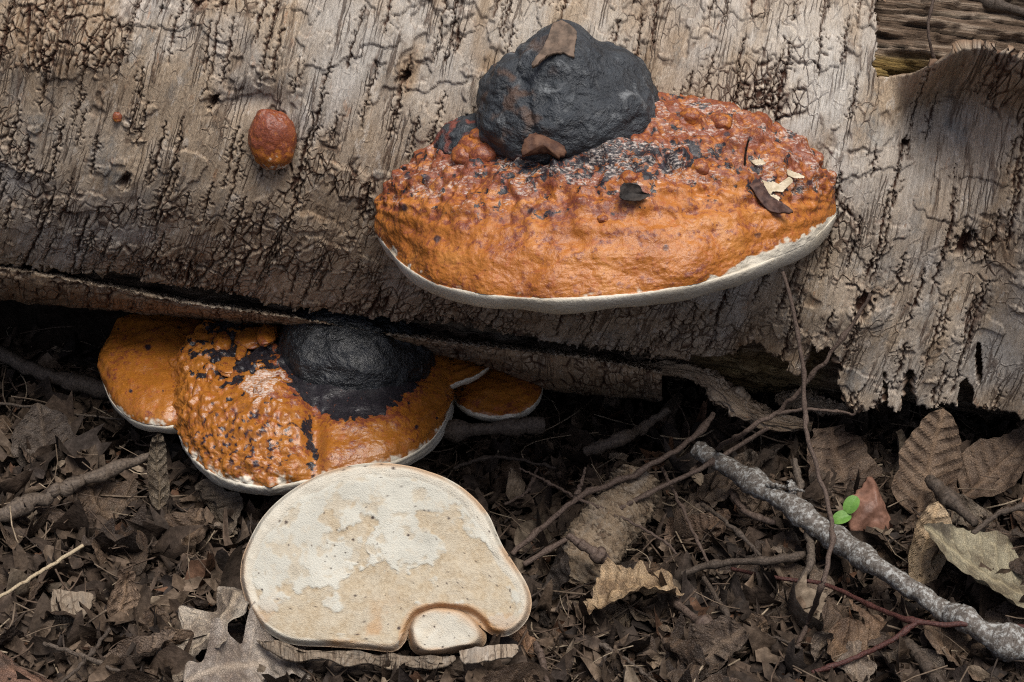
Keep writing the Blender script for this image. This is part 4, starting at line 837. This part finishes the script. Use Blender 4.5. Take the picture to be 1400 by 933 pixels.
# ------------------------------------------------------------------ dead leaves
M_LEAF = mat_leaf()
def leaf_mesh(name, shape, length, width, curl_w, curl_l, crumple, seed, nt=26, nw=13, twist=0.0, fold=0.0, pleat=.0009):
    t = np.linspace(0, 1, nt)[:, None]; u = np.linspace(-1, 1, nw)[None]
    if shape == 'ovate': w = np.sin(math.pi*np.clip(t, 0, 1)**.85)**.75
    elif shape == 'oak': w = (np.sin(math.pi*t**1.05)**.6)*(.70+.30*np.cos(t*2*math.pi*3.5+seed))
    elif shape == 'long': w = np.sin(math.pi*t)**.55*.9
    else: w = np.clip(.75+.5*n2(t*4, t*0, seed), .25, 1)*np.sin(math.pi*np.clip(t*.92+.04, 0, 1))**.35
    wl_ = np.where(u < 0, w*(1+.22*n2(t*3.1, t*0+seed, seed+1)), w*(1+.22*n2(t*3.1, t*0+seed+5, seed+2)))+(.05*n2(t*14, np.sign(u)*3+t*0, seed+3))*(w > .1)
    x = u*wl_*width/2; y = (t+0*u)*length
    veins = np.abs(((t*8.5-np.abs(u)*w*1.6) % 1)-.5)*2
    z = pleat*(veins-.5)*np.minimum(1, np.abs(u)*3)*ss(0, .15, w)
    vein = np.maximum(ss(.22, .0, 1-veins)*.7, ss(.10, .02, np.abs(u)*w))
    z = z+fold*np.abs(x)
    q = np.stack([x, y, 0*x], -1); z = z+crumple*(f3(q*38+seed, 3, seed+4)+.9*(.3-np.abs(f3(q*70+seed, 2, seed+5)))+.35*f3(q*170+seed, 2, seed+9))
    x = x+crumple*.6*f3(q*42+seed+9, 2, seed+6); y = y+crumple*.6*f3(q*42+seed+19, 2, seed+7)
    # bend across, then along
    k = curl_w/(width/2); ang = k*x*(1+.5*n2(t*2, t*0+.3, seed+8)); xx = np.where(np.abs(k) > 1e-6, np.sin(ang)/max(abs(k), 1e-6)*np.sign(k if k else 1), x); zz = z+(1-np.cos(ang))/max(abs(k), 1e-6)*(1 if k > 0 else -1)
    a2 = curl_l*(y/length); kk = curl_l/length
    if abs(kk) > 1e-6:
        Y = np.sin(a2)/kk-np.sin(a2)*zz; Z = (1-np.cos(a2))/kk+np.cos(a2)*zz
    else: Y, Z = y, zz
    tw = twist*(t-.5); X2 = xx*np.cos(tw)-Z*np.sin(tw); Z2 = xx*np.sin(tw)+Z*np.cos(tw)
    V = np.stack([X2, Y-length/2, Z2], -1); V[..., 2] -= V[..., 2].mean()
    me = mesh_data(name, V.reshape(-1, 3), gridq(nt, nw), dict(vein=(vein+0*u).ravel()), np.stack([(u*.5+.5+0*t).ravel(), (t+0*u).ravel()], 1))
    me.materials.append(M_LEAF); return me
def stem_mesh(length, seed):
    n = 14; t = np.linspace(0, 1, n); C = np.stack([.004*np.sin(t*2+seed), -t*length, .004*t*math.cos(seed)], -1)
    V, F, uv = tube_mesh(C, np.linspace(.0007, .0005, n), seed, 6, .1); me = mesh_data('stalk', V, F, None, uv); me.materials.append(M_LEAF); return me
def place_leaf(me, loc, yaw, tx, ty, color, label, group=None, name='dead_leaf', cat='leaf', stalk=None, length=.05):
    o = bpy.data.objects.new(name, me); COL.objects.link(o); o.location = loc
    o.rotation_euler = (Matrix.Rotation(yaw, 3, 'Z') @ Matrix.Rotation(tx, 3, 'X') @ Matrix.Rotation(ty, 3, 'Y')).to_euler()
    o.color = (*[x*.85 for x in color], 1); props(o, label, cat, group); return o
def hero(px, py, dz, shape, L, Wd, yaw, tx, ty, cw, cl, cr, col, label, seed, stalk=0, nt=56, nw=29, twist=0, fold=0, pleat=.0012):
    me = leaf_mesh('dead_leaf', shape, L/1000, Wd/1000, cw, cl, cr/1000, seed, nt, nw, twist, fold, pleat)
    p = ground_at(np.array(float(px)), np.array(float(py)), dz/1000)
    return place_leaf(me, tuple(p), R_(yaw), R_(tx), R_(ty), col, label)
# yaw: 0 points the tip away from the camera, positive turns it to the left; tx tips the far end up, ty tips the right side down
hero(262, 884, 22, 'oak', 78, 60, -52, 22, -8, .5, .3, 3.5, (.40, .345, .275), 'pale grey-tan lobed oak leaf beside the fallen pale fungus', 11)
hero(345, 908, 20, 'oak', 70, 52, -70, 8, 30, .7, -.5, 3, (.34, .295, .25), 'grey lobed leaf curling against the foot of the fallen pale fungus', 12)
hero(1347, 776, 30, 'ovate', 80, 60, 72, 12, 6, .45, .5, 2.0, (.285, .255, .175), 'broad olive-beige leaf with clear veins beside the curled tan leaf', 13)
hero(1268, 744, 28, 'long', 50, 34, -12, 34, 20, 1.5, .8, 2.5, (.42, .315, .20), 'light tan leaf curled into a half tube', 14)
hero(1272, 632, 30, 'ovate', 62, 46, -20, 42, 10, .7, .5, 2.0, (.165, .115, .078), 'corrugated brown leaf leaning up below the hanging bark', 15, pleat=.003)
hero(1372, 628, 26, 'ovate', 60, 44, -60, 20, 10, .8, .6, 3.0, (.13, .09, .062), 'dark brown leaf beside the corrugated one below the hanging bark', 16)
hero(865, 806, 30, 'blob', 52, 44, -70, 30, 0, .9, -.9, 6.0, (.37, .27, .165), 'crumpled tan leaf with a small hole in front of the bark-covered stub', 17)
hero(1222, 862, 14, 'ovate', 58, 40, 80, 8, 5, -1.2, .5, 3.5, (.15, .095, .06), 'curled dark brown leaf under the forked red twig', 18)
hero(1085, 842, 8, 'blob', 64, 46, -20, 15, 5, .3, .3, 3.0, (.165, .125, .092), 'broad flat brown leaf under the upright twig', 19)
hero(1170, 780, 8, 'blob', 50, 40, 40, 20, 5, .5, .6, 4.0, (.14, .10, .072), 'brown leaf beneath the grey branch', 20)
hero(985, 664, 22, 'blob', 58, 44, -60, 20, 0, .6, .4, 4.0, (.135, .10, .073), 'brown leaf behind the broken tip of the grey branch', 21)
hero(1150, 640, 16, 'blob', 54, 44, 20, 30, 0, .5, .6, 5.0, (.135, .095, .068), 'wrinkled brown leaf behind the green seedling', 22)
hero(1330, 800, 10, 'ovate', 50, 40, 30, 8, 10, .7, .5, 3, (.10, .07, .05), 'dark leaf under the broad olive-beige leaf', 23)
hero(1330, 905, 12, 'blob', 60, 46, 60, 5, 8, .6, .5, 5, (.13, .09, .06), 'brown leaf under the low end of the grey branch', 24)
hero(1190, 912, 10, 'blob', 58, 42, 70, 10, -10, 1.0, .7, 4, (.16, .105, .066), 'rusty brown leaf below the forked red twig', 25)
hero(30, 925, 16, 'ovate', 62, 36, 70, 10, 10, -1.3, .4, 2.5, (.17, .10, .07), 'reddish brown rolled leaf in front of the grey bark flake', 26)
hero(170, 900, 14, 'long', 60, 26, -80, 10, 0, 1.6, .4, 3, (.15, .11, .08), 'rolled grey-brown leaf below the grey bark flake', 27)
hero(168, 830, 16, 'blob', 40, 30, 10, 30, 20, 1.4, .8, 5, (.18, .125, .085), 'small curled leaf beside the grey bark flake', 28)
hero(215, 640, 40, 'long', 48, 18, 10, 60, 10, 1.2, .8, 3, (.15, .12, .085), 'narrow leaf hanging in the dark gap beside the black-crowned fungus', 29)
hero(60, 600, 14, 'ovate', 50, 40, 20, 25, 0, .7, .5, 4, (.10, .08, .065), 'dull round leaf in the dark hollow under the log', 30)
hero(250, 745, 12, 'blob', 52, 40, -30, 20, 0, 1.0, .6, 6, (.13, .09, .06), 'crumpled brown leaf behind the pale oak leaf', 31)
hero(150, 700, 12, 'blob', 55, 42, 60, 20, 0, .8, .6, 6, (.12, .085, .058), 'crumpled dark leaf by the rough slanting stick', 32)
hero(955, 905, 12, 'blob', 64, 36, -60, 5, 10, 1.2, .8, 6, (.12, .09, .067), 'grey-brown folded leaf in front of the black twig', 33)
hero(850, 868, 8, 'blob', 42, 34, 30, 12, 0, .6, .4, 4, (.17, .13, .09), 'mottled leaf below the crumpled tan leaf', 34)
hero(730, 905, 8, 'blob', 44, 34, 30, 12, 0, .8, .6, 5, (.25, .15, .09), 'orange-brown leaf scrap in front of the bark strip', 35)
hero(1035, 700, 12, 'blob', 46, 36, -40, 20, 0, .8, .6, 5, (.14, .10, .07), 'brown leaf in the angle of the grey branch and upright twig', 36)
hero(960, 730, 12, 'ovate', 46, 34, -60, 15, 10, 1.2, .6, 4, (.15, .10, .068), 'rolled brown leaf above the black twig', 37)
hero(1395, 880, 14, 'blob', 50, 40, 30, 10, 0, .6, .5, 5, (.10, .075, .058), 'dark leaf past the end of the red twig', 38)

SHAPE_W = {'blob': 'torn', 'ovate': 'oval', 'oak': 'lobed', 'long': 'narrow'}; COL_W = ['dark brown', 'mid brown', 'faded grey-tan']
def zone(px, py):
    if py < 640 and px < 900: return 'in the dark hollow under the log'
    if px < 330: return 'lying around the grey bark flake'
    if px < 760: return 'lying in front of the fallen pale fungus' if py > 860 else 'lying behind the fallen pale fungus'
    if px < 1000: return 'lying around the bark-covered stub'
    if py < 690: return 'lying below the hanging bark'
    return 'lying around the thick grey branch'
PAL = [[(.085, .060, .044), (.105, .072, .05), (.07, .052, .04)], [(.15, .102, .068), (.135, .09, .058), (.165, .115, .078)], [(.25, .20, .148), (.22, .175, .135), (.29, .225, .16)]]
protos = []; pshape = []
for i in range(26):
    sh = ['blob', 'ovate', 'blob', 'oak', 'long'][i % 5]; L = .026+.026*random.random()
    pshape.append(sh); protos.append(leaf_mesh('dead_leaf', sh, L, L*(.5+.35*random.random()), random.uniform(-1.9, 1.9), random.uniform(-1.4, 1.6), .003+.0045*random.random(), 130+i*11, 30, 15, random.uniform(-1, 1), random.uniform(-.4, .6)))
cnt = 0
for k in range(290):
    px = random.uniform(-130, 1540); py = 455+(990-455)*random.random()**.75
    if 640 > py and px < 1000 and random.random() < .75: continue
    if 310 < px < 740 and 640 < py < 925: continue
    p = ground_at(np.array(px), np.array(py), random.uniform(.002, .014)); g = random.choices((0, 1, 2), (.52, .36, .12))[0]
    c = random.choice(PAL[g]); f = random.uniform(.5, .95); k_ = random.randrange(26); z_ = zone(px, py); w_ = SHAPE_W[pshape[k_]]
    place_leaf(protos[k_], tuple(p), random.uniform(0, 6.28), random.gauss(.15, .35), random.gauss(0, .4), tuple(x*f for x in c), f'{w_} {COL_W[g]} dead leaf {z_}', f'{w_} {COL_W[g]} litter leaves {z_}')

# ------------------------------------------------------------------ litter too small to count
def litter():
    N = 18500; r = np.random.default_rng(21)
    px = r.uniform(-420, 1800, N); py = 430+(1130-430)*r.random(N)**.78
    ok = ~((px > 310)&(px < 740)&(py > 850)&(py < 905)); px = px[ok]; py = py[ok]; N = len(px)
    base = ground_at(px, py, 0.0); VV = []; FF = []; CC = []; k = 0
    pal = .68*np.array([(.07, .05, .037), (.10, .07, .05), (.13, .092, .064), (.19, .14, .10), (.30, .235, .17), (.055, .042, .035), (.16, .085, .05)]); pw = np.array([.26, .26, .2, .1, .05, .1, .03])
    t = np.linspace(-1, 1, 5)[:, None]; u = np.linspace(-1, 1, 4)[None]; Q = gridq(5, 4)
    for i in range(N):
        L = r.uniform(.002, .009) if r.random() < .85 else r.uniform(.009, .018); w = L*r.uniform(.12, .8)
        x = u*w*(1-.5*t*t)*(1+.35*r.uniform(-1, 1, (5, 4))); y = t*L*(1+.2*r.uniform(-1, 1, (5, 4))); z = r.uniform(-1.2, 1.2)*x*x/w+r.uniform(-1, 1)*y*y/L+.22*w*r.uniform(-1, 1, (5, 4))
        a, b, c = r.uniform(0, 6.28), r.normal(.15, .5), r.normal(0, .6)
        M = np.array(Matrix.Rotation(a, 3, 'Z') @ Matrix.Rotation(b, 3, 'X') @ Matrix.Rotation(c, 3, 'Y'))
        VV.append(np.stack([x, y, z+0*x], -1).reshape(-1, 3)@M.T+base[i]+np.array([0, 0, r.uniform(.0, .011)])); FF.append(Q+k); k += 20
        CC.append((pal[r.choice(7, p=pw)]*r.uniform(.6, 1.4))[None]*r.uniform(.6, 1.4, (20, 1)))
    props(obj('leaf_litter', np.concatenate(VV), np.concatenate(FF), mat_frag(), None, dict(tint=np.concatenate(CC)), None, True, (0, 0, GZ)), 'dark brown crumbled leaf litter covering the soil', 'leaf litter', kind='stuff')
    VV = []; FF = []; FT = []; CC = []; k = 0; M_ = 1200
    px = r.uniform(-120, 1520, M_); py = 450+(990-450)*r.random(M_)**.8; base = ground_at(px, py, 0.0)
    for i in range(M_):
        L = r.uniform(.006, .032); a = r.uniform(0, 6.28); el = r.normal(.1, .3); d = np.array([math.cos(a)*math.cos(el), math.sin(a)*math.cos(el), math.sin(el)])
        tt = np.linspace(-1, 1, 7)[:, None]; C = base[i]+np.array([0, 0, r.uniform(.004, .014)])+d*L*tt+np.array([d[1], -d[0], .3])*L*r.uniform(-.9, .9)*tt**2
        V, F, _ = tube_mesh(C, np.full(7, r.uniform(.0002, .0006)), i, 5, .1); VV.append(V); FF.append(F[0]+k); FT.append(F[1]+k); k += len(V)
        CC.append(np.repeat((np.array([(.10, .07, .05), (.16, .12, .085), (.30, .24, .17), (.06, .045, .035)][r.choice(4, p=(.4, .3, .12, .18))])*r.uniform(.8, 1.2))[None], len(V), 0))
    props(obj('twig_litter', np.concatenate(VV), [np.concatenate(FF), np.concatenate(FT)], mat_frag('twig_fragments'), None, dict(tint=np.concatenate(CC)), None, True, (0, 0, GZ)), 'scattered needles and twig crumbs in the litter', 'twig litter', kind='stuff')
litter()

# ------------------------------------------------------------------ bark pieces and scraps lying about
def flake(name, label, out, dz_or_t, mat, thick, attrs, nrm, cup=.0, seed=0, cat='bark piece', rough=.0012):
    """a broken sheet with its own thickness; out = outline in photograph pixels on a plane with normal nrm through a point"""
    out = np.array(out, float); n = 72; lp = catmull(np.vstack([out, out[:1]]), n+1)[:n]; c = out.mean(0)
    O = ground_at(np.array(c[0]), np.array(c[1]), dz_or_t) if not isinstance(dz_or_t, tuple) else at(np.array(c[0]), np.array(c[1]), np.array(dz_or_t[1]))
    nrm = np.asarray(nrm, float); nrm /= np.linalg.norm(nrm); rg = np.linspace(0, 1, 18); Q = c+(lp-c)[None]*rg[:, None, None]
    Q = Q+(2.0*n2(np.arange(n)/2.5, np.zeros(n), seed)[:, None]*rg[:, None, None]**4)
    d = ray(Q[..., 0], Q[..., 1]); t = ((O-CAM)@nrm)/(d@nrm); P = CAM+t[..., None]*d; q = P*70
    P = P+nrm*(rough*f3(q, 4, seed+1)*1.5+cup*(rg[:, None]**2))[..., None]; bot = P-nrm*thick*(1-.3*rg[:, None, None]**3); k = len(rg)*n
    V = np.concatenate([P.reshape(-1, 3), bot.reshape(-1, 3)]); F = gridq(len(rg), n, True); a = (len(rg)-1)*n+np.arange(n); b = (len(rg)-1)*n+(np.arange(n)+1) % n
    FF = np.concatenate([F, F[:, ::-1]+k, np.stack([a, b, b+k, a+k], 1)])
    z = np.zeros(len(V)); A = {x: z+y for x, y in attrs.items()}
    px_, py_, _ = project(V); uv = np.stack([px_*.0004, py_*.0004], 1)
    return props(obj(name, V, FF, mat, None, A, uv), label, cat)
BA = dict(crk=.5, crack=0, lip=0, tone=.3, pale=.2, edge=0)
M_SCRAP = mat_plain('dark_scrap', (.012, .010, .009), (.04, .032, .027)); M_RUST = mat_plain('rusty_scrap', (.05, .022, .014), (.12, .06, .035))
flake('bark_flake', 'small grey square flake of bark lying on the litter', [(72, 806), (100, 808), (126, 812), (124, 830), (112, 850), (98, 870), (80, 862), (64, 850), (68, 828)], .016, mat_bark('grey_flake', .5), .002, BA, (.1, -.68, .7), 0, 11, rough=.0015)
flake('bark_strip_piece', 'strip of grey-topped bark under the fallen pale fungus', [(350, 874), (385, 884), (430, 890), (480, 889), (520, 896), (560, 894), (590, 900), (620, 896), (618, 906), (590, 912), (560, 906), (540, 914), (505, 905), (470, 910), (440, 900), (400, 903), (372, 894)], .026, mat_bark('strip_bark', .45), .004, BA, (0, -.62, .78), 0, 21, rough=.006)
flake('rotten_chunk', 'dark rotten chunk of wood supporting the fallen pale fungus', [(390, 888), (450, 892), (520, 896), (600, 900), (690, 890), (700, 902), (660, 918), (600, 926), (520, 924), (450, 918), (400, 906)], .014, mat_plain('rotten_dark', (.025, .018, .013), (.085, .062, .045), .9, 140, .004), .016, {}, (0, -.7, .7), 0, 25, 'wood piece', .006)
flake('bark_flake', 'pale splinter of bark lying against the fallen fungus by its little lobe', [(628, 890), (655, 884), (702, 880), (708, 888), (700, 897), (662, 903), (634, 906)], .030, mat_bark('splinter_bark', .7), .003, BA, (.1, -.6, .8), 0, 31)
flake('bark_curl', 'red-brown curled piece of bark behind the green seedling', [(1172, 676), (1186, 664), (1200, 648), (1210, 668), (1222, 698), (1230, 718), (1212, 728), (1184, 730), (1170, 716)], .026, mat_plain('red_bark', (.09, .045, .03), (.22, .115, .08), .5, 90, .0016), .003, {}, (.25, -.75, .6), -.008, 41, rough=.002)
def on_big(px, py, d=.0): return surf_depth(ROOT_BIG, px, py)-d
flake('bark_scrap', 'black scrap of leaf lying on the large orange fungus', [(849, 254), (860, 252), (874, 256), (878, 264), (888, 268), (872, 276), (852, 274), (846, 268)], T(on_big(866, 264, .005)), M_SCRAP, .0015, {}, (.1, -.75, .6), .002, 51, 'scrap')
flake('bark_scrap', 'dark brown scrap caught under the black crown of the large fungus', [(714, 196), (722, 184), (738, 178), (752, 184), (768, 192), (774, 206), (764, 214), (748, 206), (728, 208), (714, 210)], T(on_big(744, 197, .006)), M_RUST, .004, {}, (0, -.8, .6), -.003, 61, 'scrap')
flake('bark_scrap', 'brown flake stuck on top of the black crown of the large fungus', [(756, 32), (770, 30), (788, 44), (786, 60), (784, 76), (766, 72), (750, 76), (730, 90), (728, 84), (742, 66)], T(on_big(762, 60, .004)), mat_plain('brown_flake', (.06, .042, .03), (.15, .105, .075)), .003, {}, (0, -.6, .8), 0, 71, 'scrap')
flake('bark_scrap', 'dark torn scrap with pale inside lying at the thin end of the large orange fungus', [(1012, 222), (1022, 230), (1040, 252), (1060, 276), (1084, 290), (1066, 292), (1044, 282), (1028, 262), (1014, 240)], T(on_big(1046, 260, .003)), mat_plain('torn_scrap', (.03, .016, .015), (.10, .055, .042)), .002, {}, (0, -.7, .7), 0, 81, 'scrap', .003)
M_PALE = mat_plain('pale_flesh', (.36, .29, .19), (.58, .50, .37))
for i, o_ in enumerate(([(1042, 246), (1050, 250), (1056, 248), (1068, 252), (1078, 242), (1084, 248), (1074, 258), (1070, 262), (1058, 262), (1052, 266), (1046, 256)], [(1050, 270), (1058, 266), (1066, 270), (1062, 278), (1054, 278)], [(1076, 232), (1088, 236), (1100, 242), (1090, 244), (1078, 240)], [(1026, 220), (1040, 218), (1046, 224), (1034, 226)])):
    m = np.array(o_).mean(0); flake('pale_chip', ['largest pale chip beside the torn scrap on the orange fungus', 'rounded pale chip below the largest chip on the orange fungus', 'narrow pale chip above the largest chip on the orange fungus', 'faint pale chip at the tip of the torn scrap on the orange fungus'][i], o_, T(on_big(m[0], m[1], .003)), M_PALE, .0012, {}, (0, -.75, .65), 0, 91+i, 'chip', .0005)
twig('slender_twig', 'tiny dark stalk sticking up from the torn scrap on the large fungus', [(1024, 190, T(on_big(1024, 215, .022))), (1020, 206, T(on_big(1020, 218, .012))), (1018, 226, T(on_big(1018, 226, .004)))], .5, .7, M_TW_DARK, 60, 6, 16, .0002, knob=0)

# ------------------------------------------------------------------ the green seedling
def seedling():
    M = mat_plain('fresh_green', (.075, .17, .03), (.11, .22, .045), .5, 300, .0004)
    p = ground_at(np.array(1150.), np.array(712.), .0); root = thing('green_seedling', 'tiny bright green two-leaved seedling among the dead leaves', 'seedling', tuple(p))
    C = px_path([(1150, 712, 0), (1154, 704, 14), (1156, 698, 28)], 16, .0001, 3, 0); V, F, uv = tube_mesh(C, np.full(16, .0006), 3, 6); obj('stem', V, F, M, root, None, uv)
    for i, (cx, cy, ax, ay, L, W_) in enumerate(((1164, 690, .55, -.85, 27, 20), (1151, 708, -.95, .35, 27, 19))):
        O = at(np.array(float(cx)), np.array(float(cy)), np.array(project(C[-1])[2]-.002)); e1 = RGT*ax-UPC*ay; e1 /= np.linalg.norm(e1); nn = -FWD*.85+UPC*.5; nn -= e1*(nn@e1); nn /= np.linalg.norm(nn); e2 = np.cross(nn, e1)
        t = np.linspace(-1, 1, 17)[:, None]; u = np.linspace(-1, 1, 9)[None]; w = np.sqrt(np.maximum(0, 1-t**2))**.9
        P = O+e1*((t+0*u)*L*.0002)[..., None]+e2*(u*w*W_*.0002)[..., None]+nn*(.0011*np.abs(u)*w-.0008*t*t)[..., None]
        obj('leaf', P.reshape(-1, 3), gridq(17, 9), M, root)
seedling()
